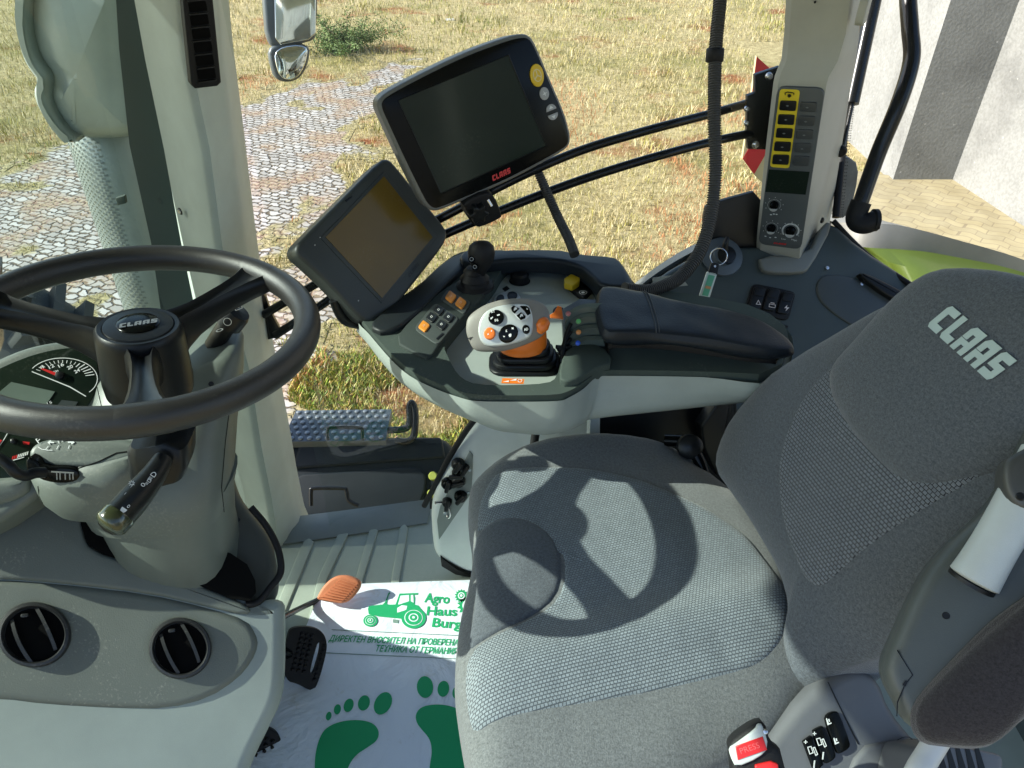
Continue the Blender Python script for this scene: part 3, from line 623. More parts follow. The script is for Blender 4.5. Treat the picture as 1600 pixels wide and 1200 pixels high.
# right front pillar with louvres
def zpt(u,v,y): a,b=Fy(y).hit(u,v); return Vector((a,y,b))
Yp=1.2
pr=thing('front_pillar','pale grey green front cab pillar with black air louvres','pillar',(-.52,1.25,0))
lev=[(-40,202,275,330),(0,210,283,335),(94,227,291,345),(232,256,322,364),(379,283,341,383),(470,302,356,396),(584,326,387,417),(700,352,404,441),(780,372,420,456),(835,385,428,468),(852,388,430,476),(868,386,428,478)]
rs=[]
for v,l,m,r in lev:
    P0,P1,P2=zpt(l,v,Yp+.11),zpt(m,v,Yp),zpt(r,v,Yp+.085)
    q=[P0+Vector((.02,.10,0)),P0]+[P0.lerp(P1,k) for k in (.3,.6,.85)]+[P1.lerp(P0,.08)+Vector((0,.003,0)),P1.lerp(P2,.1)+Vector((0,.003,0))]+[P1.lerp(P2,k) for k in (.3,.6,.92)]+[P2+Vector((0,.012,0)),P2+Vector((-.01,.10,0))]
    rs.append(q)
V,F=rings(rs); pc=mesh_obj('cover',V,F,PILL,pr,ang=35)
# louvre plate lies on the near facet
def facet(u0,v0,u1,v1,u2,v2,d): 
    return None
FPv=Fr(zpt(310,70,Yp+.004),Vector((1,.66,0)),Vector((.0,0,1))); 
LV=plate('louvre_frame',FPv.off(.004),chk(FPv.tr([(284,-8),(331,-12),(345,128),(339,134),(304,138),(298,131)]),1),.02,BLKM,pr,bev=.003)
for k in range(7):
    v0=-20+k*21.; x0=291+.13*v0*1.0; q=[(x0+1,v0+2),(x0+29,v0-1),(x0+32,v0+15),(x0+4,v0+18)]
    if v0>112: continue
    o=plate('slot',FPv.off(.0046),chk(FPv.tr(q),1),.004,VDK,LV,bev=.0)
    mbv=g_box(Fr(FPv.off(.006).P(*FPv.hit(x0+17,v0+19)),FPv.x,FPv.y),.027,.002,.008); mesh_obj('vane',*mbv,BLACK,LV)
# screw cover
sc=FPv.hit(284,328); Fs=Fr(zpt(286,328,Yp+.085)-Vector((.003,.006,0)),(1,-.8,0),(0,0,1))
lathe('screw_recess',Fs,[(.007,0),(.006,.0015)],BLACK,pr,n=16); lathe('screw',Fs.off(.0015),[(.0042,0),(.0035,.0015)],STEEL,pr,n=12)
# black gasket and windscreen
def ribbon(name,pts_l,pts_r,ys,mat,par,th=.02):
    a=[zpt(u,v,y) for (u,v),y in zip(pts_l,ys)]; b=[zpt(u,v,y) for (u,v),y in zip(pts_r,ys)]
    d=Vector((0,th,0)); V=[];F=[]
    rs=[[p,q,q+d,p+d] for p,q in zip(a,b)]; V,F=rings(rs); return mesh_obj(name,V,F,mat,par,ang=30)
ribbon('gasket',[(180,-20),(186,75),(202,225),(236,379),(262,560),(290,700)],[(214,-20),(226,75),(264,225),(302,379),(340,560),(372,700)],[1.36]*6,plastic('glass_frit',(.008,.02,.022),.35),pr)
ws=thing('windscreen','tinted curved windscreen glass left of the front pillar','windscreen',(-.7,.9,.1))
c0=[Vector((-.57,1.34,0)),Vector((-.64,1.32,0)),Vector((-.74,1.2,0)),Vector((-.83,1.08,0)),Vector((-.89,.85,0)),Vector((-.91,.6,0)),Vector((-.9,.2,0)),Vector((-.84,-.05,0))]
c0=crom(c0,6); rs=[[p+Vector((.02,0,z)) for p in c0] for z in (.02,.5,1.0,1.62)]
V,F=rings(rs,False,False,closed=False); mesh_obj('pane',V,F,GLT,ws,recalc=False)
# side window pane
sw=thing('side_window','large clear side window between the two cab pillars','window',(0,1.4,.05))
c1=[Vector((-.46,1.29,0)),Vector((-.40,1.335,0)),Vector((-.1,1.41,0)),Vector((.3,1.50,0)),Vector((.62,1.53,0))]
c1=crom(c1,5); rs=[[p+Vector((0,(z-.8)*.02,z)) for p in c1] for z in (.0,.5,1.0,1.62)]
V,F=rings(rs,False,False,closed=False); mesh_obj('pane',V,F,GLS,sw,recalc=False)
V,F=g_holed(Fy(1.0),[(0,0),(1,0),(1,1),(0,1)],[[(.2,.2),(.8,.2),(.8,.8)]],.01)
FR_=Fr(at(1150,350,1.62),(1,.05,0),(0,.1,1))
plate('frit',FR_,chk(FR_.tr([(1100,326),(1112,318),(1200,294),(1205,420),(1080,430),(1085,400),(1098,380)]),1),.012,plastic('frit_black',(.006,.006,.006),.4),sw,bev=.002)
tube('seal',[at(752,644,1.52),at(735,664,1.53),at(716,692,1.56),at(697,724,1.6),at(680,758,1.64),at(663,790,1.7)],.0065,BLKM,sw)
# rear pillar
rp=thing('rear_pillar','warm grey rear cab pillar carrying the vertical switch panel','pillar',(.62,1.45,.6))
K=.88
B0=[Vector(EYE)+(Vector(p)-Vector(EYE))*K for p in ((.564,1.644,.98),(.656,1.606,.985),(.707,1.646,.596),(.615,1.684,.591))]
FBp=Fr((B0[0]+B0[2])/2,(B0[1]-B0[0])+(B0[2]-B0[3]),(B0[0]-B0[3])+(B0[1]-B0[2]))
yb=FBp.o.y
def bp(u,v,c=0): a,b=FBp.hit(u,v); return FBp.P(a,b,c)
lv=[(-60,1231,1335,1352,-.02),(0,1229,1330,1346,-.02),(60,1226,1322,1342,-.02),(100,1222,1310,1336,-.016),(122,1213,1296,1332,-.004),(132,1211,1293,1330,-.002),(250,1197,1274,1312,-.002),(370,1185,1256,1293,-.002),(384,1184,1253,1288,-.003),(390,1184,1251,1283,-.003),(404,1186,1250,1279,-.004),(410,1190,1247,1274,-.01)]
rs=[]
for v,l,m,r,c in lv:
    P0,P1=bp(l,v,c),bp(m,v,c); t=Vector((.55,.83,0)).normalized(); dd=ray(r,v); n=Vector((t.y,-t.x,0)); s=(P1-EYE).dot(n)/dd.dot(n); P2=EYE+dd*s
    rs.append([P0+Vector((.06,.09,0)),P0+Vector((.0,.012,0)),P0.lerp(P1,.06),P0.lerp(P1,.5),P0.lerp(P1,.9),P0.lerp(P1,.98),P1.lerp(P2,.06)-FBp.z*.001,P1.lerp(P2,.2),P1.lerp(P2,.7),P2,P2+Vector((-.01,.05,0))])
V,F=rings(rs); cv=mesh_obj('cover',V,F,CREAM,rp,ang=35)
cp_=plate('control_panel',FBp,chk(FBp.tr([(1215,134),(1290,137),(1252,389),(1185,380)]),1),.006,plastic('panel_slate',(.075,.085,.088),.42),rp,bev=.0015,off=.004)
FQ=FBp.off(.0045); Z5=lambda p:Zm(1150,100,3.75,p)
plate('yellow_strip',FQ,chk(FQ.tr(Z5([(258,146),(376,152),(312,612),(198,603)])),1),.001,plastic('yellow_film',(.72,.55,.02),.5,bump=0),cp_,bev=0)
for i,(y1,y2) in enumerate(((212,270),(293,352),(373,430),(452,508),(528,585))):
    x=258-i*10.5+ (0 if i else 0); q=Z5([(x+2,y1),(x+98,y1+3),(x+92,y2+3),(x-5,y2-2)])
    plate('key',FQ.off(.001),chk(FQ.tr(q),1),.003,BLACK,cp_,bev=.0008,off=.0025)
    x+=117; y1+=9; y2+=8; q=Z5([(x+3,y1),(x+100,y1+3),(x+92,y2+2),(x-4,y2-2)])
    plate('key',FQ,chk(FQ.tr(q),1),.003,plastic('slate_key%d'%i,(.045,.05,.052),.4),cp_,bev=.0008,off=.0025)
mb=MB()
for q in ([(287,180),(285,168),(300,160),(330,163),(343,168),(341,181),(337,180),(338,171),(300,165),(291,171),(291,181)],): mb.add(*g_plate(FQ,FQ.tr(Z5(q)),.0006,bev=0,off=.0018))
c_g=FQ.hit(*Z5([(313,184)])[0]); gp=[]
for k in range(16): rr0=.0043 if k%2 else .0028; gp.append((c_g[0]+rr0*math.cos(PI*k/8),c_g[1]+rr0*math.sin(PI*k/8)))
mb.add(*g_plate(FQ,gp,.0006,bev=0,off=.0018)); mb.out('gear_symbol',BLACK,cp_)
mb=MB()
for (x,y) in ((303,240),(293,322),(282,402),(272,482),(262,558),(418,250),(410,333),(400,412),(388,492)):
    a,b=FQ.hit(*Z5([(x,y)])[0]); mb.add(*g_plate(FQ,[(a-.003,b),(a,b+.0015),(a+.003,b),(a,b-.0015)],.0003,bev=0,off=.0042))
mb.out('key_mark',plastic('faint_mark',(.16,.17,.17),.5,bump=0),cp_)
plate('display',FQ,FQ.tr(Z5([(192,618),(432,632),(408,765),(172,748)])),.001,SCRD,cp_,bev=0,off=.0008)
for (x,y,r,nt_) in ((224,825,36,7),(208,960,36,7),(320,975,42,9)):
    c=FQ.hit(*Z5([(x,y)])[0]); kr=r/3.75*1.42/FPX
    kb=lathe('knob',FQ,[(kr*.78,0),(kr*.74,.006),(kr*.62,.009),(kr*.2,.0095)],GLOSS,cp_,n=24,cx=c[0],cy=c[1])
    mesh_obj('knob_grip',*g_plate(FQ,[(c[0]+kr*.72*math.cos(R(t)),c[1]+kr*.72*math.sin(R(t))-kr*.16) for t in range(200,345,12)],.004,bev=.0008,off=.0105),plastic('knob_grey%d'%x,(.45,.46,.45),.4),kb)
    mb=MB()
    for k in range(nt_*3):
        t=R(-35+250*k/(nt_*3-1)); t2=t+R(7 if r>38 else 5); ra,rb_=(kr*1.06,kr*(1.3 if r>38 else 1.14)); mb.add([FQ.P(c[0]+q*math.cos(s),c[1]+q*math.sin(s),.0012) for q,s in ((ra,t),(rb_,t),(rb_,t2),(ra,t2))],[(0,1,2,3)])
    for k in range(7):
        t=R(-30+40*k); a,b=c[0]+kr*1.5*math.cos(t),c[1]+kr*1.5*math.sin(t); mb.add([FQ.P(a+q*.0007,b+s*.0007,.0012) for q,s in ((-1,-1),(1,-1),(1,1),(-1,1))],[(0,1,2,3)])
    mb.out('dial_scale',WPR,cp_,recalc=False)
mb=MB()
for (x,y) in ((205,882),(222,878),(238,880),(173,1008),(200,1016),(232,1015)):
    a,b=FQ.hit(*Z5([(x,y)])[0]); mb.add(*g_plate(FQ,ell(.0022,.0011,8,a,b),.0003,bev=0,off=.0009))
text_mb('Low',FQ,Z5([(266,1026)])[0],Z5([(292,1030)])[0],h=.0035,mb=mb); text_mb('High',FQ,Z5([(324,1030)])[0],Z5([(356,1038)])[0],h=.0035,mb=mb)
mb.out('dial_symbol',WPR,cp_); logo_mb(FQ,Z5([(219,1052)])[0],Z5([(292,1060)])[0],.0036).out('logo',REDL,cp_)
F5=Fr(rs[6][6],Vector((.55,.83,0)),(0,0,1)); a=at(1281,347,1.47)
mb=MB(); lathe('trim_plug',Fr(bp(1274,348,0)+Vector((.018,.012,0)),(.55,.83,0),(0,0,1)),[(.006,-.002),(.006,.002),(.003,.004)],BLACK,rp,n=12)
lathe('trim_plug',Fr(bp(1272,8,-.015),FBp.x,FBp.y),[(.0022,-.002),(.002,.0008)],BLACK,rp,n=10)
# seatbelt / hook housing at the top
plate('coat_hook',Fr(bp(1338,20,-.02)-Vector((-.015,.01,0)),(.55,.83,0),(0,0,1)),rr(.03,.05,.012),.014,CREAM,rp,bev=.003)
# pillar foot skirt and side console
sc_=thing('side_console','dark grey green moulded side console under the rear pillar','side panel',(.55,1.3,.4))
FC=Fr(at(1200,440,1.62),(1,.06,0),(0,.72,.62))
so_=[(985,470),(1030,430),(1085,398),(1120,388),(1180,382),(1250,392),(1282,360),(1302,343),(1345,385),(1420,432),(1520,500),(1600,600),(1550,760),(1150,720),(1000,600)]
plate('shell',FC,chk(FC.tr(so_),1),.10,CONS,sc_,bev=.014,seg=5)
plate('pillar_skirt',FC.off(.0),chk(FC.tr([(1183,402),(1186,424),(1200,430),(1248,430),(1262,424),(1300,352),(1284,350),(1258,404)]),1),.03,plastic('skirt_plastic',(.16,.17,.155),.42),sc_,bev=.006,off=.014)
# window ledge
lg=strip('window_ledge',[[at(985,462,1.62),at(1030,432,1.66),at(1090,398,1.70),at(1130,384,1.72)],[at(990,455,1.60),at(1030,424,1.64),at(1085,392,1.68),at(1125,378,1.70)],[at(985,448,1.66),at(1030,414,1.70),at(1078,385,1.74),at(1110,374,1.76)]],plastic('ledge_grey',(.22,.24,.24),.5),None,th=.012); tag(lg,'grey curved ledge along the bottom edge of the side window','ledge')
cr=plate('paper_slip',Fr(at(1040,432,1.58),(1,.1,0),(0,.3,1)),Fr(at(1040,432,1.58),(1,.1,0),(0,.3,1)).tr([(1019,434),(1062,429),(1075,446),(1022,452)]),.001,plastic('slip_card',(.32,.34,.31),.6),bev=0); tag(cr,'small grey card tucked behind the corrugated hose on the ledge','card')
FCo=FC.off(.002)
kb=plate('switch_bezel',FCo,chk(FCo.tr([(1176,443),(1243,457),(1231,502),(1163,487)]),1),.006,BLKM,sc_,bev=.002,off=.004)
for k,(u,v) in enumerate(((1177,449),(1199,452),(1221,457))):
    dx=-11; q=[(u,v),(u+18,v+3),(u+18+dx+1,v+36),(u+dx+1,v+33)]
    s_=plate('rocker_switch',FCo.off(.004),chk(FCo.tr(q),1),.008,BLACK,kb,bev=.0015,off=.005+.001*(k%2))
    q2=[(u+1.5,v+1),(u+17,v+4),(u+13,v+17),(u-2.5,v+14)]; plate('rocker_raise',FCo.off(.009),chk(FCo.tr(q2),1),.003,BLACK,s_,bev=.001,off=.002)
    m=MB(); cx,cy=u+5,v+26
    if k==0:
        for q3 in ([(cx-4,cy+3),(cx+4,cy+4),(cx,cy-4)],): 
            o_,i_=FCo.tr(q3),inset(ccw(FCo.tr(q3)),.0012); m.add(*g_holed(FCo,o_,[i_],.0004,off=.0115))
    elif k==1:
        o_=FCo.tr([(cx-5,cy-1),(cx+5,cy+1),(cx+4,cy+6),(cx-6,cy+4)]); m.add(*g_holed(FCo,o_,[inset(ccw(o_),.001)],.0004,off=.0115)); m.add(*g_plate(FCo,FCo.tr([(cx-3,cy-3),(cx+3,cy-2),(cx+3,cy-1),(cx-3,cy-2)]),.0004,bev=0,off=.0115))
    else: m.add(*g_plate(FCo,FCo.tr([(cx+1,cy-4),(cx-4,cy+1),(cx,cy+1),(cx-2,cy+6),(cx+4,cy),(cx,cy)]),.0004,bev=0,off=.0115))
    m.out('symbol',plastic('switch_symbol%d'%k,(.8,.72,.7),.5,bump=0),s_)
plate('blank_plate',FCo,chk(FCo.tr([(1205,505),(1232,509),(1226,525),(1200,520)]),1),.006,BLKM,sc_,bev=.002,off=.003)
pk=plate('pocket',FCo,chk(FCo.tr([(1275,440),(1290,428),(1330,432),(1395,462),(1400,520),(1350,520),(1300,490),(1276,465)]),2),.01,plastic('pocket_dark',(.05,.06,.06),.35),sc_,bev=.004,off=.002)
plate('inner_handle',FCo,chk(FCo.tr([(1335,432),(1345,428),(1400,455),(1440,480),(1436,492),(1380,466)]),2),.02,BLACK,sc_,bev=.006,off=.016)
for c,mm in (((1292,419),STEEL),((1346,444),STEEL)): lathe('screw',FCo,[(.0045,0),(.004,.003),(.002,.0035)],mm,sc_,n=12,cx=FCo.hit(*c)[0],cy=FCo.hit(*c)[1])
# ignition lock
ig=FCo.hit(1128,402); lk=lathe('ignition_lock',FCo,[(.045,0),(.044,.006),(.034,.010),(.024,.011),(.022,.018),(.014,.02)],plastic('lock_surround',(.08,.1,.115),.4),sc_,n=36,cx=ig[0],cy=ig[1])
lathe('lock_barrel',FCo.off(.011),[(.021,0),(.02,.011),(.012,.014)],BLACK,lk,n=24,cx=ig[0]+.004,cy=ig[1]-.002)
ky=thing('ignition_key','ignition key with split ring and green white plastic fob','key',FCo.P(ig[0],ig[1],.02))
tube('key_head',[FCo.P(ig[0],ig[1]+.002,.018),FCo.P(ig[0]-.001,ig[1]+.018,.034),FCo.P(ig[0]+.003,ig[1]+.030,.04)],[.008,.004],BLACK,ky,rf=lambda t,i:.008-.004*t)
Fk=Fr(at(1123,401,1.53),(1,0,0),(0,.5,.86)); mb=MB(); mb.add(*g_tube([Fk.P(.0175*math.cos(2*PI*i/32),.017*math.sin(2*PI*i/32),.002*math.sin(2*PI*i/32)) for i in range(33)],.0012,n=8,smooth=False,cap=False)); mb.out('split_ring',STEEL,ky)
Ff=Fr(at(1110,440,1.52),(1,0,0),(0,.45,.9)); plate('strap',Ff,chk(Ff.tr([(1112,410),(1124,412),(1121,430),(1106,428)]),1),.004,BLACK,ky,bev=.001)
lathe('rivet',Ff,[(.003,.0),(.0025,.0015)],STEEL,ky,n=12,cx=Ff.hit(1117,416)[0],cy=Ff.hit(1117,416)[1])
fb_=plate('fob',Ff,chk(Ff.tr([(1105,424),(1121,427),(1108,468),(1092,464)]),1),.005,plastic('fob_clear',(.6,.66,.6),.2),ky,bev=.001)
plate('fob_card',Ff,Ff.tr([(1107,429),(1117,431),(1106,463),(1097,461)]),.001,plastic('fob_green',(.12,.42,.25),.3,bump=0),fb_,bev=0,off=.0008)
plate('fob_stripe',Ff,Ff.tr([(1103,446),(1111,448),(1110,452),(1101,450)]),.001,plastic('fob_orange',(.6,.3,.12),.3,bump=0),fb_,bev=0,off=.0012)
# grab bar, gas strut, rear glass seal
gb=thing('grab_bar','black tubular grab bar with rubber elbow behind the rear pillar','grab bar',at(1350,345,1.62))
tube('bar',[at(1418,-60,1.50),at(1419,0,1.50),at(1422,45,1.50),at(1424,95,1.51),at(1405,160,1.53),at(1372,240,1.57),at(1343,322,1.6)],.0165,PAINTB,gb,n=18,k=10)
tube('elbow',[at(1346,315,1.6),at(1338,336,1.61),at(1340,347,1.61),at(1352,350,1.605),at(1368,344,1.60)],.0205,BLKM,gb,n=20,rf=lambda t,i:.0215)
lathe('flange',Fr(at(1368,344,1.60),(0,.3,1),(.0,1,-.2)),[(.024,-.002),(.024,.006),(.015,.012)],BLKM,gb,n=24)
gs=thing('gas_strut','slim black gas strut beside the rear pillar','strut',at(1320,235,1.6))
tube('cylinder',[at(1378,-60,1.62),at(1330,162,1.66)],.017,PAINTB,gs); tube('rod',[at(1332,160,1.66),at(1317,230,1.68)],.005,plastic('strut_rod',(.05,.05,.05),.2,metal=.8),gs)
lathe('ball_joint',Fr(at(1314,236,1.66),(1,0,0),(0,0,1)),[(.008,-.01),(.013,-.004),(.013,.004),(.008,.01)],BLKM,gs,n=16)
rg=thing('rear_window_seal','dotted black edge seal of the rear side glass','window seal',at(1320,200,1.75))
for sd in (0,):
    mb=MB(); P_=[at(1352,-40,1.75),at(1342,60,1.75),at(1330,130,1.75),at(1318,220,1.75),at(1306,340,1.75)]
    mb.add(*g_tube(P_,.009)); mb.out('edge',BLKM,rg)
    mb=MB(); q=crom(P_,26)
    for p in q:
        for j in range(2): c=p+Vector((.011+.004*j,0,0)); mb.add([c+Vector((-.0011,0,-.0011)),c+Vector((.0011,0,-.0011)),c+Vector((.0011,0,.0011)),c+Vector((-.0011,0,.0011))],[(0,1,2,3)])
    mb.out('frit_dots',BLACK,rg,recalc=False)
ml_=thing('mudflap_bracket','translucent dirty grey plastic bracket behind the rear pillar','bracket',at(1320,290,1.8)); Fm=Fr(at(1320,290,1.8),(1,.2,0),(0,0,1))
plate('bracket_plate',Fm,chk(Fm.tr([(1314,252),(1325,244),(1343,258),(1338,300),(1325,340),(1302,342),(1306,300)]),1),.04,plastic('smoky_plastic',(.12,.13,.135),.5,dust=.5,var=.3),ml_,bev=.004)
# rear glass black lower edge
tube('window_rubber',[at(1302,345,1.66),at(1335,380,1.66),at(1370,410,1.66),at(1430,450,1.62)],.006,BLKM,rg)
# wheel arch cover
wa=thing('wheel_arch_cover','pale moulded wheel arch cover with a coupling plate behind the seat','panel',(.3,1.3,0))
FW=Fr(at(800,760,1.62),(1,.02,0),(0,.12,1))
plate('shell',FW,chk(FW.tr([(752,645),(724,690),(697,735),(672,788),(675,850),(680,872),(700,888),(745,902),(980,930),(980,620),(850,600)]),2),.03,plastic('arch_white',(.70,.74,.70),.45),wa,bev=.02,seg=5)
plate('base_skirt',FW,chk(FW.tr([(688,868),(690,884),(712,897),(746,903),(746,898),(715,888)]),1),.028,BLKM,wa,bev=.002,off=.003)
plt=plate('coupling_plate',FW.off(.001),FW.tr([(734,704),(739,710),(737,768),(686,842),(683,812),(688,790)]),.004,plastic('plate_grey',(.22,.25,.23),.45),wa,bev=.001,off=.003)
for i,(u,v,r,an) in enumerate(((716,722,9,60),(700,752,9,75),(716,748,10,20),(720,772,9,50),(699,781,7,80),(713,736,6,0),(727,727,5,60))):
    a,b=FW.hit(u,v); lathe('coupling',FW,[(r*.0016,.003),(r*.0016,.012),(r*.0012,.018),(r*.0005,.019)],GLOSS if i%2 else BLACK,plt,n=18,cx=a,cy=b)
    f=FW.rot(an,FW.P(a,b,.022)); box('lever',f,.030,.009,.006,BLACK,plt,bev=.002)
a,b=FW.hit(700,798); mb=MB(); mb.add(*g_tube([FW.P(a+.008*math.cos(t*PI/10)*.6,b+.016*math.sin(t*PI/10),.006+.003*math.cos(t*PI/10)) for t in range(21)],.0022,n=8,smooth=False)); mb.out('pull_ring',STEEL,plt)
tube('pull_pin',[FW.P(*FW.hit(690,781),.008),FW.P(*FW.hit(681,779),.015)],.0035,STEEL,plt)
for c in ((734,733),(732,768),(695,800)): lathe('screw',FW,[(.004,.003),(.003,.005)],STEEL,plt,n=10,cx=FW.hit(*c)[0],cy=FW.hit(*c)[1])
hc=hose('drain_hose',[at(838,640,1.42),at(838,668,1.45),at(835,690,1.48),at(832,712,1.5)],.0085,BLKM); tag(hc,'short black corrugated tube dropping below the armrest console','hose')
# seat base shadows: mechanism
sm=thing('seat_suspension','dark scissor suspension and levers under the seat','suspension',(.35,.95,.05))
box('scissor_base',Fr((.32,.93,.14),(1,.27,0),(-.27,1,0)),.42,.40,.26,BLKM,sm,bev=.02)
Fm2=Fr(at(1000,670,1.42),(1,.2,0),(0,.2,1)); plate('backplate',Fm2,Fm2.tr([(935,648),(1150,612),(1160,780),(1040,720),(935,700)]),.02,BLACK,sm,bev=.002)
plate('front_face',Fm2,Fm2.tr([(922,652),(937,650),(937,700),(920,700)]),.02,PALE,sm,bev=.001,off=.002)
plate('side_bracket',Fm2.off(.05),chk(Fm2.off(.05).tr([(1096,668),(1128,620),(1145,616),(1150,700),(1120,745),(1100,700)]),1),.03,BLACK,sm,bev=.004)
tube('crank',[at(1040,688,1.33),at(1075,692,1.31),at(1090,715,1.3),at(1100,740,1.3)],.011,GLOSS,sm); lathe('adjuster_knob',Fr(at(1078,698,1.30),(1,0,0),(0,.6,.8)),[(.022,-.01),(.022,.006),(.015,.012),(.0,.013)],BLACK,sm,n=20)
# roof, far corners and the hidden side of the cab: they shade the interior as in the photograph
cf=thing('cab_roof','cab roof with rear and left hand posts above and beside the driver','roof',(-.1,.75,1.66))
V,F=g_box(Fr((-.13,.76,1.70),(1,0,0),(0,1,0)),2.14,1.72,.1,bev=.03); mesh_obj('roof_shell',V,F,LIGHT,cf)
for p in ((-.82,-.02),(.98,-.12)):
    V,F=g_box(Fr((p[0],p[1],.8),(1,0,0),(0,1,0)),.07,.07,1.7,bev=.01); mesh_obj('post',V,F,PILL,cf)
V,F=g_box(Fr((1.02,.6,.2),(1,0,0),(0,1,0)),.05,1.2,.5,bev=.01); mesh_obj('rear_wall',V,F,CONS,cf)
# paper floor mat
Fp0=FL; a=Fp0.hit(515,997); b=Fp0.hit(715,1007)
FP=Fr((a[0],a[1],.007),(b[0]-a[0],b[1]-a[1],0),(-(b[1]-a[1]),b[0]-a[0],0))
pm=thing('paper_floor_mat','white paper floor mat printed green with a tractor and footprints','paper mat',FP.o)
def papermat():
    m,t,b=nodes('mat_paper'); L=t.links; c=N(t,'ShaderNodeTexCoord'); nd=N(t,'ShaderNodeTexNoise',i_Scale=14.,i_Detail=7.,i_Roughness=.7); L.new(c.outputs['Object'],nd.inputs['Vector']); L.new(ramp(t,nd.outputs['Fac'],[(.28,(.60,.60,.58)),(.42,(.80,.84,.91)),(1,(.82,.86,.93))]),b.inputs['Base Color']); b.inputs['Roughness'].default_value=.5
    n1=N(t,'ShaderNodeTexNoise',i_Scale=6.,i_Detail=4.,i_Distortion=2.2); L.new(c.outputs['Object'],n1.inputs['Vector']); bp=N(t,'ShaderNodeBump',i_Strength=.4,i_Distance=.03); L.new(n1.outputs['Fac'],bp.inputs['Height']); L.new(bp.outputs[0],b.inputs['Normal']); return m
sheet=plate('sheet',FP,FP.tr([(563,912),(735,906),(900,902),(960,1330),(330,1345),(392,1190),(500,925)]),.001,papermat(),pm,bev=0)
Zp=lambda p:Zm(380,860,3.53,p)
def pr_(name,polys,mat,smooth=0,mbx=None,off=.0012):
    mb=mbx or MB()
    for q in polys:
        q=FP.tr(Zp(q)); q=chk(q,smooth) if smooth else q; mb.add(*g_plate(FP,q,.0004,bev=0,off=off))
    return mb.out(name,mat,sheet) if name else mb
pr_('printed_tractor',[[(688,322),(695,308),(770,300),(778,290),(790,290),(797,300),(840,300),(862,240),(965,236),(962,246),(942,246),(947,262),(945,300),(965,305),(1000,345),(870,378),(835,374),(750,366),(692,352)]],GPRINT)
pr_('printed_cab_window',[[(868,252),(915,248),(915,282),(862,300),(855,300)],[(925,248),(938,248),(940,290),(925,283)],[(850,320),(875,305),(905,308),(900,330),(850,345)]],sheet.data.materials[0],off=.0016)
pr_('printed_exhaust',[[(780,292),(792,262),(800,238),(808,232),(812,236),(804,246),(797,268),(792,292)]],GPRINT)
for (x,y,rx,ry) in ((940,375,68,58),(702,390,39,33)):
    for k,(s,mt) in enumerate(((1,GPRINT),(.74,0),(.68,GPRINT),(.40,0),(.30,GPRINT),(.12,0))):
        q=[(x+rx*s*math.cos(t*PI/20),y+ry*s*math.sin(t*PI/20)) for t in range(40)]
        pr_('printed_wheel',[q],mt or sheet.data.materials[0],off=.002+.0004*k)
pr_('printed_step',[[(826,382),(858,384),(856,404),(826,400)]],plastic('thin_line',(.2,.3,.25),.6,bump=0),off=.0014)
for (x,y,r) in ((1203,252,38),(1240,305,62)):
    q=[]
    for k in range(28): rad=r*(1.0 if k%2 else .72); q.append((x+rad*math.cos(2*PI*k/28),y+rad*math.sin(2*PI*k/28)))
    pr_('printed_sunflower',[q],GPRINT)
    for k in range(3): pr_('printed_sunflower_ring',[[(x+r*(.5-.16*k)*math.cos(t*PI/12),y+r*(.5-.16*k)*math.sin(t*PI/12)) for t in range(24)]],(sheet.data.materials[0],GPRINT)[k%2],off=.0016+.0004*k)
mb=MB()
for s,p0,p1,h in (('Agro',(997,286),(1136,294),.026),('Haus',(1010,358),(1178,362),.024),('Burgas',(1040,422),(1272,437),.024)):
    text_mb(s,FP,Zp([p0])[0],Zp([p1])[0],h=h,bold=.028,off=.0012,mb=mb)
mb.out('printed_name',GPRINT,sheet)
mb=MB(); text_mb('ДИРЕКТЕН ВНОСИТЕЛ НА ПРОВЕРЕНА',FP,Zp([(470,502)])[0],Zp([(1184,527)])[0],h=.0155,shear=.2,bold=.018,off=.0012,mb=mb); text_mb('ТЕХНИКА ОТ ГЕРМАНИЯ',FP,Zp([(730,558)])[0],Zp([(1182,575)])[0],h=.0155,shear=.2,bold=.018,off=.0012,mb=mb)
mb.out('printed_slogan',GPRINT,sheet)
pr_('printed_rule',[[(488,437),(1290,474),(1290,477),(488,440)],[(458,565),(1290,603),(1290,606),(458,568)]],plastic('rule_line',(.12,.22,.18),.6,bump=0))
for x,y,a_,b__,an in ((472,915,15,24,15),(520,878,19,28,12),(582,856,26,38,20),(666,843,32,43,18),(771,845,45,66,28),(1003,755,45,60,-3),(1104,765,32,44,8),(1180,785,26,36,10)):
    pr_('printed_toe',[[(x+p,y-q) for p,q in ell(a_,b__,24,ang=-an)]],GPRINT)
pr_('printed_foot',[[(395,1260),(396,1120),(430,1010),(480,965),(560,940),(650,936),(720,955),(752,1000),(740,1050),(690,1085),(620,1130),(580,1190),(560,1260),(540,1330),(470,1340),(410,1330)]],GPRINT,2)
pr_('printed_foot',[[(950,905),(980,865),(1050,850),(1130,855),(1210,885),(1260,960),(1260,1060),(1230,1180),(1200,1290),(1100,1340),(1020,1280),(1030,1180),(1043,1110),(1030,1040),(985,990),(955,950)]],GPRINT,2)
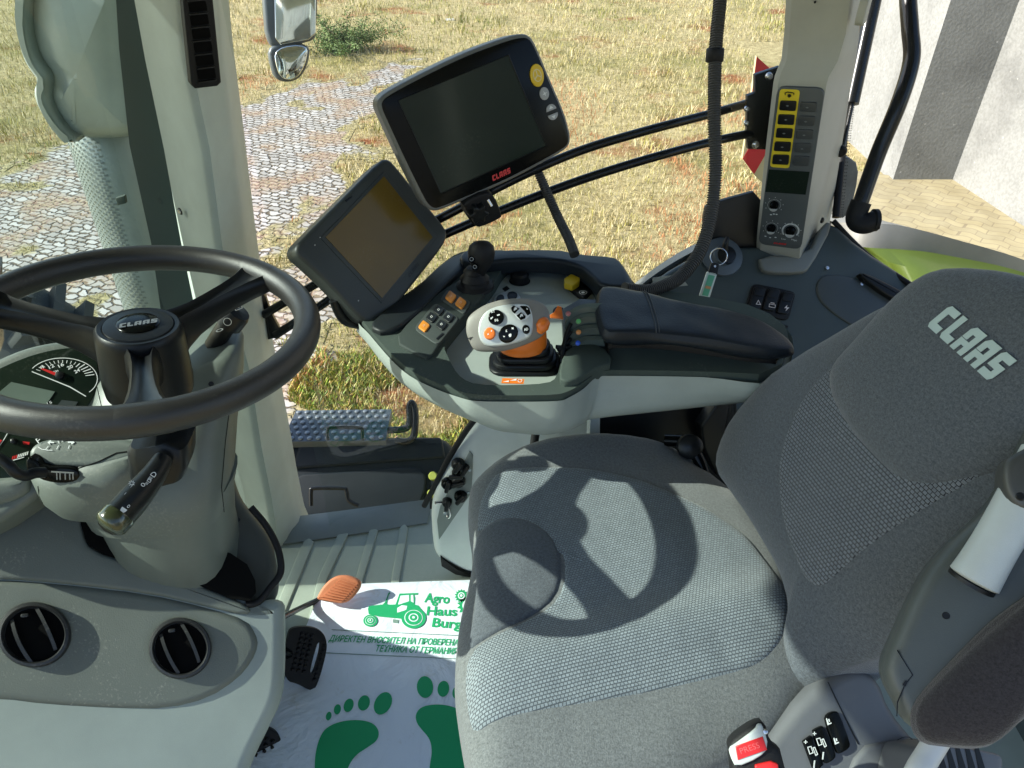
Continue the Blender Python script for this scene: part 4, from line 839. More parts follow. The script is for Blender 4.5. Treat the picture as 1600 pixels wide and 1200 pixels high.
# ================= DASHBOARD, COLUMN, WHEEL =================
nD=Vector((.5,-.45,.75)).normalized(); oD=at(170,1000,1.05)
FD=Fr(oD,(1,.3,-.2),nD.cross(Vector((1,.3,-.2)))); FD=Fr(oD,FD.x,FD.y)
if FD.z.dot(nD)<0: FD=Fr(oD,FD.x,-FD.y)
da=thing('dashboard','pale moulded lower dashboard with dark vent panel below the steering wheel','dashboard',(-.6,.65,.1))
body=[(-500,700),(-200,760),(0,790),(128,800),(130,835),(143,858),(210,879),(280,900),(383,943),(446,930),(447,970),(447,1040),(443,1092),(420,1140),(395,1190),(380,1240),(380,1400),(300,1600),(-500,1600)]
plate('body',FD,chk(FD.tr(body),2),.6,LIGHT,da,bev=.022,seg=8,off=-.004)
topc=[(-500,690),(-200,740),(0,772),(60,768),(128,795),(130,835),(143,860),(210,881),(280,902),(370,938),(394,952),(384,962),(327,949),(233,927),(93,911),(0,904),(-500,890)]
plate('top_cover',FD,chk(FD.tr(topc),1),.03,DASH,da,bev=.006,seg=4,off=.004)
vp=[(-500,893),(0,903),(93,910),(233,926),(327,948),(387,967),(402,990),(406,1009),(395,1035),(373,1062),(327,1093),(261,1110),(177,1109),(70,1103),(0,1094),(-500,1070)]
plate('vent_panel',FD,chk(FD.tr(vp),1),.03,DASH,da,bev=.012,seg=5,off=.0015)
BEZ=plastic('vent_bezel',(.02,.021,.022),.4,dust=.15)
for i,(u,v,ru,rv) in enumerate(((55,992,57,51),(282,1013,49,48))):
    c=FD.hit(u,v); ax=[Vector(FD.hit(u+ru*math.cos(t*PI/18),v+rv*math.sin(t*PI/18))) for t in range(36)]
    def ringp(s,z): return [FD.P(c[0]+(q.x-c[0])*s,c[1]+(q.y-c[1])*s,z) for q in ax]
    V,F=rings([ringp(1.0,.0),ringp(1.0,.007),ringp(.96,.0105),ringp(.88,.0115),ringp(.84,.009),ringp(.82,.0025),ringp(.80,.0022)],True,True); vt=mesh_obj('air_vent',V,F,BEZ,da)
    V,F=rings([ringp(.815,.0035),ringp(.80,.004)],True,True); 
    mesh_obj('vent_throat',*rings([ringp(.82,.0022),ringp(.81,.0026)],True,True),VDK,vt)
    rr0=(ax[0]-Vector(c)).length*.82; d=(Vector(FD.hit(u+22,v+48))-Vector(FD.hit(u,v))).normalized(); n2=Vector((-d.y,d.x))
    for s in (-.42,.42):
        L=rr0*math.sqrt(1-s*s)*.97; m=Vector(c)+n2*s*rr0; pts=[]
        for k in range(11):
            w=-1+2*k/10; p=m+d*L*w+n2*s*.25*rr0*(1-w*w)*.6; pts.append([FD.P(*(p-n2*.0022),.008+.006*(1-w*w)),FD.P(*(p+n2*.0022),.008+.006*(1-w*w)),FD.P(*(p+n2*.001),.003),FD.P(*(p-n2*.001),.003)])
        V,F=rings(pts); mesh_obj('vane',V,F,BEZ,vt,ang=50)
    box('vent_tab',Fr(FD.P(c[0]+d.x*-rr0*.8,c[1]+d.y*-rr0*.8,.009),FD.x,FD.y),.009,.005,.004,BEZ,vt,bev=.001)
# column
def loft_px(name,lst,mat,par,n=28,e=.75,ang=60):
    rs=[]
    for (pl_,pr2,d,b) in lst:
        A=at(*pl_,d); B=at(*pr2,d); c=(A+B)/2; a=(B-A)/2; bk=Vector((0,1,0)); bk=(bk-a.normalized()*bk.dot(a.normalized())).normalized(); r=[]
        c=c+bk*b*.4
        for i in range(n):
            t=2*PI*i/n; x=math.copysign(abs(math.cos(t))**e,math.cos(t)); y=math.copysign(abs(math.sin(t))**e,math.sin(t)); r.append(c+a*x+bk*b*y)
        rs.append(r)
    V,F=rings(rs); return mesh_obj(name,V,F,mat,par,ang=ang)
cl=thing('steering_column','grey steering column with instrument cluster and control stalks','column',(-.5,.77,.1))
loft_px('shaft_cover',[((126,760),(352,770),1.06,.08),((148,800),(348,800),1.08,.08),((176,850),(350,850),1.11,.08),((200,900),(362,900),1.15,.08),((215,960),(372,960),1.22,.08),((220,1020),(372,1020),1.3,.08)],COLM,cl,e=.7)
loft_px('cowl',[((158,590),(364,544),1.065,.055),((150,600),(372,556),1.062,.07),((140,640),(368,610),1.06,.08),((120,680),(360,660),1.06,.09),((112,720),(354,700),1.06,.09),((116,770),(350,760),1.05,.08),((140,810),(346,805),1.075,.07)],COLM,cl,e=.62)
# side fairing (round shoulder at the right of the column)
FDs=FD.off(-.035)
plate('shoulder',FDs,chk(FDs.tr([(355,700),(372,770),(395,800),(425,838),(434,880),(438,925),(420,950),(395,952),(340,930),(330,800)]),2),.06,plastic('shoulder_dark_grey',(.06,.065,.058),.5,dust=.1),cl,bev=.02,seg=5)
plate('column_gap_shade',FD,chk(FD.tr([(120,784),(131,836),(146,861),(210,882),(282,903),(385,946),(405,920),(380,870),(300,850),(200,820),(150,780)]),1),.01,VDK,cl,bev=0,off=.0065)  # black sheet painting the shade in the gap between column and dash
tube('seal_lip',[FD.P(*FD.hit(*q),-.004) for q in [(392,792),(414,818),(430,846),(438,872),(438,896),(424,916),(404,940),(384,945)]],.0055,BLKM,cl)
# wheel
Nw=Vector((.10927,.06465,1)).normalized(); oW=Vector((-.458,.7666,.9314))
FWh=Fr(oW,Vector((1,0,-.109)),Vector((0,1,-.065)))
sw_=thing('steering_wheel','black three spoke tractor steering wheel','steering wheel',oW)
rs=[];n=120
for i in range(n):
    t=2*PI*i/n; c=Vector((math.cos(t),math.sin(t))); r=[]
    for j in range(18):
        s=2*PI*j/18; rd=.2+.0168*math.cos(s); z=.0185*math.sin(s); r.append(FWh.P(c.x*rd,c.y*rd,z))
    rs.append(r)
V=[v for r in rs for v in r]; F=[(i*18+j,i*18+(j+1)%18,((i+1)%n)*18+(j+1)%18,((i+1)%n)*18+j) for i in range(n) for j in range(18)]
mesh_obj('rim',V,F,RIMM,sw_)
lathe('hub',FWh,[(.052,-.092),(.0535,-.075),(.052,-.045),(.0505,-.012),(.0495,-.003),(.046,.001),(.041,.0005),(.0405,-.001),(.0395,.002),(.030,.0035),(.0,.004)],BLACK,sw_,n=56)
bz=lathe('badge_disc',FWh.off(.0035),[(.0245,0),(.0245,.001),(.023,.0025),(.014,.004),(0,.0045)],GLOSS,sw_,n=40)
c=FWh.off(.008); logo_mb(c,(186,512),(246,503),.0095,off=.0,t=.0005).out('badge_logo',plastic('badge_grey',(.14,.15,.16),.4,bump=0),bz)
for k,(u,v) in enumerate(((404,430),(-30,474),(228,652))):
    a,b=FWh.hit(u,v); t=math.atan2(b,a); d=Vector((math.cos(t),math.sin(t))); nn=Vector((-d.y,d.x)); rs=[]
    for r,wd,zt,zb in ((.030,.022,-.004,-.068),(.045,.021,-.003,-.066),(.06,.0165,-.003,-.054),(.08,.0145,-.003,-.044),(.11,.0148,.0,-.035),(.14,.017,.003,-.029),(.165,.021,.006,-.025),(.182,.027,.009,-.021),(.193,.032,.011,-.017),(.2,.034,.012,-.014)):
        q=[]
        for (x,z) in ((-1,.5),(-.92,.85),(-.7,1),(-.45,.86),(0,.8),(.45,.86),(.7,1),(.92,.85),(1,.5),(.9,.15),(.6,0),(-.6,0),(-.9,.15)):
            p=d*r+nn*wd*x; q.append(FWh.P(p.x,p.y,zb+(zt-zb)*z))
        rs.append(q)
    V,F=rings(rs); mesh_obj('spoke',V,F,BLACK,sw_,ang=45)
    # cover sleeve where spoke wraps the rim
    rs=[]
    for i in range(9):
        tt=t+(-1+i/4)*.15; cc=Vector((math.cos(tt),math.sin(tt))); r=[]
        for j in range(18):
            s=2*PI*j/18; e=1.02 if 0<i<8 else .98; r.append(FWh.P(cc.x*(.2+.0168*e*math.cos(s)),cc.y*(.2+.0168*e*math.cos(s)),.0185*e*math.sin(s)))
        rs.append(r)
    V,F=rings(rs); mesh_obj('rim_sleeve',V,F,RIMM,sw_)
# stalks
stk=loft_px('stalk_housing',[((206,690),(270,680),.94,.03),((200,700),(296,690),.945,.035),((204,740),(298,720),.955,.035),((225,752),(290,738),.96,.03)],BLACK,cl,n=20,e=.5,ang=40)
stl=tube('light_stalk',[at(256,716,.925),at(238,745,.905),at(205,785,.87),at(176,816,.835)],[.014,.0175],BLACK,cl,rf=lambda t,i:.0115+.0065*min(1,t*1.6))
e0=at(176,816,.835); ed=(at(176,816,.835)-at(205,785,.85)).normalized(); fe=Fr(e0+ed*.0,ed.orthogonal(),ed.cross(ed.orthogonal()))
if fe.z.dot(ed)<0: fe=Fr(fe.o,fe.x,-fe.y)
lathe('stalk_end',fe,[(.0178,-.012),(.0188,-.010),(.0188,.002),(.0165,.006),(.010,.009),(0,.010)],plastic('stalk_green_tint',(.03,.036,.016),.15,coat=.5,bump=0),stl,n=28)
def on_cyl(polys,base0,base1,rad,mat,par,name):
    pass
FT=Fr(at(214,762,.843),Vector(at(205,785,.85)-at(238,745,.87)),(0,1,0)); dx=(at(182,808,.84)-at(248,730,.88)).normalized(); vw=(EYE-at(214,765,.86)).normalized(); FT=Fr(at(214,765,.86)+vw*.0192,-dx,vw.cross(-dx))
mb=MB()
for s,a0,b0,h in (('0',.006,.010,.005),('≡D',.016,.027,.006),('-',-.002,.003,.003),('☼',-.001,.006,.006),('≡D',.01,.018,.0045),('◖',-.030,-.024,.006),('-',-.012,-.009,.003),('o',-.022,-.018,.004)):
    o_=-.004 if s in ('0',) else (.006 if s in ('☼','-') else -.006)
    try: text_mb(s,FT,(a0,o_),(b0,o_),h=h,mb=mb,off=.0005,local=True)
    except Exception: pass
mb.out('stalk_symbols',WPR,stl,recalc=False)
st2=tube('wiper_stalk',[at(334,540,1.09),at(352,512,1.07),at(362,500,1.063)],.0135,BLACK,cl)
d2=(at(362,500,1.063)-at(338,532,1.08)).normalized(); p2=at(358,506,1.067); f2=Fr(p2,d2.orthogonal(),d2.cross(d2.orthogonal())); 
if f2.z.dot(d2)<0: f2=Fr(f2.o,f2.x,-f2.y)
lathe('twist_grip',f2,[(.0155,-.002),(.0192,0),(.0192,.019),(.017,.026),(.0,.028)],BLACK,st2,n=28); 
vw=(EYE-p2).normalized(); mb=MB()
for s,u,v,h in (('⊡',368,486,.007),('◯',351,508,.006),('o',338,520,.006)):
    f3=Fr(at(u,v,1.043),Vector((1,.2,.1)),Vector((0,.3,1))); 
    try: text_mb(s,f3,(0,0),(.011,.002),h=h,mb=mb,local=True,off=0)
    except Exception: pass
if mb.V: mb.out('grip_symbols',WPR,st2,recalc=False)
# instrument cluster
FI=Fr(at(70,640,1.04),(1,.22,-.1),(-.1,.75,.62))
cz=plate('instrument_housing',FI,chk(FI.tr([(-200,690),(-60,590),(20,548),(80,533),(135,531),(166,560),(172,610),(150,660),(125,720),(70,770),(-50,850),(-200,850)]),2),.06,COLM,cl,bev=.012,seg=5,off=.004)
fc=plate('dial_face',FI,chk(FI.tr([(-200,700),(-60,610),(10,572),(70,550),(125,543),(150,555),(158,585),(150,620),(128,650),(110,700),(60,740),(-60,790),(-200,800)]),2),.006,SCRD,cz,bev=.001,off=.0052)
FJ=FI.off(.0056)
plate('lcd',FJ,FJ.tr([(0,612),(18,597),(86,612),(70,636),(-10,632),(-30,625)]),.001,LCD,fc,bev=0,off=.0008)
plate('small_lcd',FJ,FJ.tr([(97,625),(122,628),(114,640),(86,638)]),.001,plastic('small_lcd_dark',(.04,.05,.05),.3),fc,bev=0,off=.0008)
mb=MB(); mr_=MB()
c=(93,586)
def arc(cx,cy,rx,ry,t0,t1,wd,k=24,rot=0):
    o=[];i_=[]
    for q in range(k+1):
        t=R(t0+(t1-t0)*q/k); ct,s=math.cos(t),math.sin(t); o.append((cx+rx*ct,cy-ry*s)); i_.append((cx+(rx-wd)*ct,cy-(ry-wd)*s))
    return o+i_[::-1]
mb.add(*g_plate(FJ,FJ.tr(arc(98,592,55,33,-40,150,1.1)),.0003,bev=0,off=.0008))
for k in range(17):
    t=R(150-8.6*k); r0,r1=.72,.88 if k<12 else .94; r0=.74 if k<11 else .68; w_=.012 if k<11 else .02; mb.add(*g_plate(FJ,FJ.tr([(98+54*r*math.cos(t+s),592-33*r*math.sin(t+s)) for r,s in ((r0,-w_),(r1,-w_),(r1,w_),(r0,w_))]),.0003,bev=0,off=.0009))
for s,u,v,a in (('8',66,577,0),('12',78,576,0),('16',93,574,0),('20',107,577,0),('24',118,583,0),('100',84,581,0)):
    text_mb(s,FJ,(u,v+(1 if s!='100' else 2)),(u+(8 if s!='8' else 4),v+(-3 if s!='100' else 0)),h=.0052 if s!='100' else .003,bold=.02,mb=mb,off=.0009)
mb.add(*g_plate(FJ,FJ.tr([(50,580),(80,592),(110,604),(135,619),(134,620),(109,605.5),(80,593.5),(50,581.5)]),.0003,bev=0,off=.0008))
text_mb('15',FJ,(75,633),(82,630),h=.004,mb=mb,off=.0009)
for k in range(9):
    u=20+2.9*k; v=713-.9*k
    (mr_ if k<3 else mb).add(*g_plate(FJ,FJ.tr([(u,v),(u+1.6,v-.4),(u+.2,v+5),(u-1.4,v+5.4)]),.0003,bev=0,off=.0009))
mb.add(*g_plate(FJ,FJ.tr(arc(-60,600,90,130,-62,-25,1.1)),.0003,bev=0,off=.0008)); mb.add(*g_plate(FJ,FJ.tr([(8,722),(38,714),(38,715),(8,723.5)]),.0003,bev=0,off=.0008))
mr_.add(*g_plate(FJ,FJ.tr([(64,577),(68,576),(92,584),(91,588),(86,587)]),.0008,bev=0,off=.002)); mr_.add(*g_plate(FJ,FJ.tr([(36,690),(47,691),(46,695),(37,694)]),.0006,bev=0,off=.0014)); mr_.add(*g_plate(FJ,FJ.tr([(-4,686),(4,688),(-2,696),(-6,694)]),.0006,bev=0,off=.0014))
mb.out('scale',WPR,fc,recalc=False); mr_.out('needle',RED,fc,recalc=False)
lathe('needle_hub',FJ,[(.006,0),(.0055,.004),(.002,.005)],BLACK,fc,n=20,cx=FJ.hit(94,587)[0],cy=FJ.hit(94,587)[1]); lathe('trip_button',FJ,[(.004,0),(.0035,.006),(.001,.007)],BLACK,fc,n=16,cx=FJ.hit(23,690)[0],cy=FJ.hit(23,690)[1])
# shuttle lever housing
FSh=Fr(at(120,700,.985),(1,.15,-.05),(0,.8,.55))
sh_=plate('shuttle_housing',FSh,chk(FSh.tr([(42,708),(50,694),(70,685),(110,681),(180,683),(222,690),(215,712),(190,722),(160,728),(120,730),(70,728),(48,718)]),2),.045,COLM,cl,bev=.008,seg=5)
loft_px('shuttle_body',[((46,722),(230,700),1.0,.05),((44,745),(236,725),1.005,.06),((60,770),(220,770),1.02,.06),((85,790),(190,800),1.03,.04)],COLM,cl,e=.8)
mb=MB(); FSo=FSh.off(.001)
text_mb('P',FSo,(60,693),(66,689),h=.008,mb=mb,off=0); text_mb('↑',FSo,(76,693),(83,690),h=.008,mb=mb,off=0) if 0 else None
mb.add(*g_plate(FSo,FSo.tr([(74,691),(80,687),(79,690),(85,690.5),(84,692.5),(78,692),(78,695)]),.0003,bev=0,off=.0002)); text_mb('N',FSo,(92,693),(99,689.5),h=.008,mb=mb,off=0)
mb.add(*g_plate(FSo,FSo.tr([(117,691),(111,687),(111,689.5),(106,690),(106,692),(111,692),(112,694.5)]),.0003,bev=0,off=.0002))
for u,v,u2,v2 in ((71,702,75,697),(88,702,91,696),(106,701,108,696)): mb.add(*g_plate(FSo,FSo.tr([(u,v),(u2,v2),(u2+1.2,v2),(u+1.2,v)]),.0003,bev=0,off=.0002))
mb.add(*g_plate(FSo,FSo.tr([(60,698),(66,701.5),(76,703),(82,703),(82,704),(74,704),(65,702.5),(59,699)]),.0003,bev=0,off=.0002)); mb.out('shuttle_symbols',WPR,sh_,recalc=False)
Fsl=Fr(at(90,735,.975),(1,.05,-.25),(0,.35,.9)); sl_=plate('lever_slot',Fsl,chk(Fsl.tr([(44,712),(60,716),(70,728),(110,728),(124,733),(128,742),(122,750),(100,753),(75,750),(58,742),(44,735)]),1),.03,GLOSS,cl,bev=.002,off=.006)
mb=MB()
for u in (92,97,105,112,117): mb.add(*g_plate(Fsl,Fsl.tr([(u,735),(u+1.4,735),(u+1.8,746),(u+.4,746)]),.0015,bev=0,off=.008))
mb.add(*g_plate(Fsl,Fsl.tr([(84,733),(119,735),(119,736.5),(84,734.5)]),.0015,bev=0,off=.008)); mb.out('bellows_rib',plastic('rib_grey',(.25,.26,.26),.5),sl_)
tube('shuttle_lever',[at(70,738,.955),at(55,739,.945),at(40,743,.935),at(24,738,.925),at(8,722,.92),at(-30,705,.92),at(-80,700,.92)],.007,BLACK,cl,k=10)
# lower column body seam panel left
plate('knee_trim',Fr(at(40,780,1.0),(1,.2,-.2),(0,.5,.8)),chk(Fr(at(40,780,1.0),(1,.2,-.2),(0,.5,.8)).tr([(-200,760),(0,752),(40,742),(46,756),(44,775),(0,794),(-200,830)]),1),.06,COLM,cl,bev=.01)
sO=[o for o in cl.children if o.name.split('.')[0] in ('cowl','shaft_cover','shuttle_body','shuttle_housing')]
SEAM=plastic('seam_shadow_gap',(.012,.014,.012),.8,bump=0,spec=.1)
seam('seam',sO,[(120,733),(155,721),(182,708),(212,704)],SEAM,cl); seam('seam',sO,[(60,760),(62,775),(70,792)],SEAM,cl)
seam('seam',sO,[(362,612),(352,690),(346,762),(350,800)],SEAM,cl,r=.0008); seam('seam',sO,[(152,605),(160,640),(200,665)],SEAM,cl,r=.0008)
for q in ((330,600),(372,812)):
    s=surf(sO,[q]); 
    if s: lathe('column_screw',Fr.N(s[0],EYE-s[0],(1,0,0)),[(.004,-.001),(.0036,.0004),(.002,.0003)],BLACK,cl,n=12)
# pedals
op=thing('orange_pedal','ribbed orange foot pedal on a thin black arm','pedal',at(530,920,1.68))
FO=Fr(at(530,920,1.66),(1,.2,.12),(-.15,.7,.7)); FO=FO
pad=[(494,934),(505,915),(521,901),(540,899),(558,905),(564,912),(561,922),(548,938),(535,944),(515,942),(497,938)]
plate('pad',FO,chk(FO.tr(pad),2),.018,PEDO,op,bev=.006,seg=4)
mb=MB(); P_=chk(FO.tr(pad),2)
for k in range(9):
    s=(k+.5)/9; p0=Vector(FO.hit(499+s*34-2,937-s*34)); p1=Vector(FO.hit(535+s*26,943-s*30)); p0=p0.lerp(p1,.06); p1=p0.lerp(p1,.93)
    mb.add(*g_tube([FO.P(p0.x,p0.y,.0005),FO.P((p0.x+p1.x)/2,(p0.y+p1.y)/2,.002),FO.P(p1.x,p1.y,.0005)],.0021,n=8,k=4))
mb.out('pad_rib',PEDO,op); tube('arm',[at(500,936,1.70),at(470,950,1.64),at(430,970,1.5)],.0062,PAINTB,op)
def pedal(name,label,uv,d,outl,slot,rows,cols,corner):
    t=thing(name,label,'pedal',at(*uv,d),'black pedals'); f=Fr(at(*uv,d),(1,.25,-.35),(.0,.75,.75))
    if slot: V,F=g_holed(f,chk(f.tr(outl),2),[chk(f.tr(slot),1)],.016)
    else: V,F=g_plate(f,chk(f.tr(outl),2),.016,bev=.003)
    p=mesh_obj('pad',V,F,BLKM,t,ang=50); mb=MB()
    a,b,c,dd=[Vector(f.hit(*q)) for q in corner]
    for i in range(rows):
        for j in range(cols):
            s,q=(i+.5)/rows,(j+.5)/cols; m=a.lerp(d_:=dd,s).lerp(b.lerp(c,s),q); ux=(b-a).normalized(); uy=(dd-a).normalized(); w1=(b-a).length/cols*.36; h1=(dd-a).length/rows*.34
            base=[m+ux*x*w1+uy*y*h1 for x,y in ((-1,-1),(1,-1),(1,1),(-1,1))]; top=[m+ux*x*w1*.6+uy*y*h1*.6 for x,y in ((-1,-1),(1,-1),(1,1),(-1,1))]
            mb.add(*rings([[f.P(v.x,v.y,-.001) for v in base],[f.P(v.x,v.y,.006) for v in top]]))
    mb.out('tread_lug',BLKM,t,ang=20); return t,f
t,f=pedal('foot_pedal','black studded pedal with a slot beside the dashboard over the paper',(478,1028),1.52,[(449,1000),(452,983),(468,979),(490,980),(505,988),(511,1003),(510,1020),(501,1055),(492,1078),(484,1079),(464,1068),(447,1064),(440,1030)],[(497,1003),(501,1006),(498,1025),(490,1052),(485,1054),(485,1045),(492,1018)],8,3,[(469,986),(492,990),(478,1054),(452,1049)])
mb=MB(); 
for k in range(8):
    a,b=f.hit(506.5-k*2.2,1010+k*7.5); mb.add(*g_box(Fr(f.P(a,b,.002),f.x,f.y),.006,.007,.006,bev=.001))
mb.out('edge_lug',BLKM,t); tube('arm',[at(470,1020,1.54),at(440,1020,1.5),at(400,1010,1.42)],.012,PAINTB,t)
t,f=pedal('foot_pedal','black studded pedal lowest in view half hidden by the dashboard corner',(415,1165),1.42,[(380,1150),(415,1136),(432,1143),(441,1158),(438,1180),(432,1215),(380,1230),(350,1200)],None,6,3,[(405,1145),(432,1155),(425,1212),(385,1200)])
tube('arm',[at(400,1180,1.44),at(360,1160,1.4)],.012,PAINTB,t)
# ================= MONITORS AND RAIL =================
P=[Vector(q) for q in ((-.217,1.235,1.075),(.049,1.355,1.145),(.114,1.331,.946),(-.151,1.211,.875))]
FM1=Fr(sum(P,Vector())/4,P[1]-P[0],P[0]-P[3])
mo=thing('display_monitor','upper large black touch display in a grey rimmed housing with yellow button','monitor',FM1.o)
out1=[(590,168),(592,155),(602,145),(640,124),(720,84),(790,58),(815,52),(828,54),(838,66),(862,125),(884,175),(894,212),(892,228),(878,240),(800,282),(740,308),(688,330),(676,331),(664,322),(655,305),(630,255),(600,190)]
o1=chk(FM1.tr(out1),2); hsg=plate('housing',FM1,o1,.045,GREYS,mo,bev=.008,seg=4,off=-.002)
fp=plate('front_plate',FM1,inset(ccw(o1),.0062),.004,GLOSS,mo,bev=.001,off=.0005)
plate('screen',FM1,FM1.tr([(622,157),(794,86),(853,228),(688,302)]),.001,SCRD,fp,bev=0,off=.0012)
mb=MB(); mb.add(*g_tube([FM1.P(*FM1.hit(*q),.0014) for q in [(794,86),(853,228),(690,302)]],.0012,n=6,smooth=False)); mb.add(*g_tube([FM1.P(*FM1.hit(*q),.0014) for q in [(690,302),(622,157),(794,86)]],.0007,n=6,smooth=False)); mb.out('screen_edge',BLACK,fp)
Z2=lambda p:Zm(400,0,2.667,p)
btn=[FM1.hit(*q) for q in Z2([(1169,314),(1200,390),(1227,450),(1237,484)])]
plate('yellow_button',FM1,ell(.0125,.0185,30,*btn[0],-8),.004,YEL,fp,bev=.001,off=.0035)
wsym=MB(); wsym.add(*g_holed(FM1,ell(.0078,.0105,24,*btn[0]),[ell(.0064,.009,24,*btn[0])],.0003,.0039))
for t in (90,210,330): wsym.add(*g_plate(FM1,[(btn[0][0]+q*math.cos(R(t)+s),btn[0][1]+q*1.3*math.sin(R(t)+s)) for q,s in ((.0008,-1.2),(.0066,-.12),(.0066,.12),(.0008,1.2))],.0003,bev=0,off=.0039))
wsym.out('wheel_symbol',plastic('symbol_pale',(.8,.7,.4),.5,bump=0),fp)
GB=plastic('button_grey',(.36,.37,.38),.45)
plate('home_button',FM1,ell(.0088,.0108,24,*btn[1],-8),.004,GB,fp,bev=.001,off=.003)
a,b=btn[1]; plate('star_symbol',FM1,[(a+r*math.cos(PI*k/4+.2),b+r*math.sin(PI*k/4+.2)) for k,r in enumerate((.005,.0015)*4)],.0004,WPR,fp,bev=0,off=.0035)
for k,s in ((2,1),(3,-1)):
    a,b=btn[k]; q=[(a+.0098*math.cos(R(t)),b-s*.004+s*.0105*math.sin(R(t))) for t in range(0,181,12)]; plate('arrow_button',FM1,ccw(q),.004,GB,fp,bev=.0008,off=.003)
    plate('arrow_symbol',FM1,ccw([(a-.004,b-s*.001),(a+.004,b-s*.001),(a,b+s*.0045)]),.0004,WPR,fp,bev=0,off=.0034)
logo_mb(FM1,(770,283),(798,270),.0095).out('logo',REDL,fp)
# bracket under the monitor
FK=Fr(at(752,330,1.33),(1,.4,0),(0,-.1,1))
mc=thing('monitor_clamp','black clamp with a lobed hand knob gripping the rail below the upper display','clamp',FK.o)
plate('bracket',FK,chk(FK.tr([(722,318),(730,330),(735,348),(745,355),(752,356),(783,342),(785,336),(773,306),(760,300)]),1),.045,BLKM,mc,bev=.004)
kc=FK.hit(745,330); plate('knob',FK,[(kc[0]+(.0155+.0028*math.cos(6*t*PI/24))*math.cos(t*PI/24),kc[1]+(.0155+.0028*math.cos(6*t*PI/24))*math.sin(t*PI/24)) for t in range(48)],.016,BLACK,mc,bev=.003,off=.016)
tube('clamp_bolt',[at(762,312,1.29),at(768,322,1.295)],.003,STEEL,mc)
# terminal
RT=Matrix(((.493,-.616,.614),(.798,.039,-.602),(.347,.787,.51)))
oT=Vector((-.235,1.185,.84)); oT=EYE+ray(583,378)*(oT-EYE).dot(CF)
FT1=Fr(oT,RT.col[0],RT.col[1])
te=thing('terminal','lower tilted dark grey terminal with a blank screen painted with an amber reflection','terminal',FT1.o)
out2=[(463,398),(462,386),(470,375),(540,305),(595,250),(606,247),(616,254),(660,310),(698,356),(700,368),(694,384),(650,440),(604,498),(592,508),(580,506),(560,495),(520,450),(480,412)]
o2=chk(FT1.tr(out2),1); tcol=plastic('terminal_grey',(.045,.052,.05),.4,grain=900,bump=.4,spec=.35)
h2=plate('housing',FT1,o2,.04,tcol,te,bev=.007,seg=4)
plate('bezel_step',FT1,FT1.tr([(500,372),(600,268),(682,370),(596,474)]),.002,tcol,h2,bev=.001,off=.0015)
plate('screen',FT1,FT1.tr([(508,371),(599,276),(675,371),(596,466)]),.001,SCRO,h2,bev=0,off=.0026)
logo_mb(FT1,(640,434),(655,414),.0055,off=.0004,t=.0004).out('logo',plastic('faint_logo',(.012,.014,.014),.5,bump=0),h2)
plate('sensor',FT1,FT1.tr([(539,313),(549,306),(551,308),(541,316)]),.002,BLACK,h2,bev=.0004,off=.001)
for c in ((492,383),(500,371),(560,470)): lathe('bezel_dot',FT1,[(.001,0),(.0008,.001)],WPR,h2,n=8,cx=FT1.hit(*c)[0],cy=FT1.hit(*c)[1])
plate('rear_mount',FT1.off(-.04),[(-.09,-.02),(-.05,-.02),(-.05,.06),(-.09,.06)],.03,BLACK,te,bev=.004)
tube('mount_strip',[FT1.P(-.118,-.02,-.03),FT1.P(-.125,-.06,-.045),FT1.P(-.10,-.10,-.05)],.009,BLACK,te)
# rail
ra=thing('monitor_rail','pair of curved black rails joining the two right hand cab pillars','rail',at(900,260,1.4))
for pts in ([(1180,158,1.52),(1110,178,1.48),(1000,207,1.44),(900,238,1.42),(800,282,1.40),(700,335,1.42),(600,386,1.45),(500,440,1.5),(412,492,1.56)],[(1180,207,1.53),(1110,222,1.50),(1000,252,1.46),(900,284,1.44),(800,322,1.43),(700,364,1.44),(600,410,1.47),(500,478,1.52),(430,524,1.56)]):
    tube('rail_tube',[at(*q) for q in pts],.0088,PAINTB,ra,k=10)
FBr=Fr(at(1190,175,1.50),(1,.1,0),(0,.05,1)); br_=plate('mounting_plate',FBr,FBr.tr([(1180,117),(1219,104),(1226,240),(1197,234),(1169,233),(1167,215),(1168,150),(1180,145)]),.012,PAINTB,ra,bev=.001)
for c in ((1201,119),(1180,225),(1166,170),(1166,192)):
    a,b=FBr.hit(*c); r=.0085 if c[0]>1170 else .006; lathe('bolt',FBr,[(r,.0),(r,.003),(r*.75,.006),(r*.3,.0075)],STEEL,br_,n=18,cx=a,cy=b)
FBa=Fr(at(425,490,1.58),(1,.2,0),(0,.1,1)); ba=plate('front_plate',FBa,chk(FBa.tr([(398,454),(412,456),(424,490),(440,520),(442,526),(412,532),(404,528)]),1),.015,PAINTB,ra,bev=.001)
# big hose from the roof and thin one behind the display
h1=hose('corrugated_hose',[at(1128,-80,1.36),at(1125,0,1.36),at(1118,80,1.37),at(1116,180,1.38),at(1118,260,1.39),at(1112,330,1.40),at(1095,390,1.40),at(1066,430,1.39),at(1040,446,1.37),at(1010,455,1.35),at(975,452,1.33)],.0127,plastic('hose_grey',(.06,.058,.054),.55)); tag(h1,'long grey corrugated cable hose hanging from the roof to the side console','hose')
lathe('hose_clip',Fr(at(1117,86,1.37),(1,0,.05),(0,1,-.1)),[(.015,-.012),(.0165,-.010),(.0165,.010),(.015,.012)],BLKM,h1,n=24)
h2_=hose('cable_hose',[at(838,262,1.42),at(852,295,1.42),at(872,340,1.41),at(888,372,1.39),at(898,398,1.37)],.0095,plastic('hose_grey2',(.035,.034,.032),.55)); tag(h2_,'short black corrugated hose from the upper display down to the console','hose')
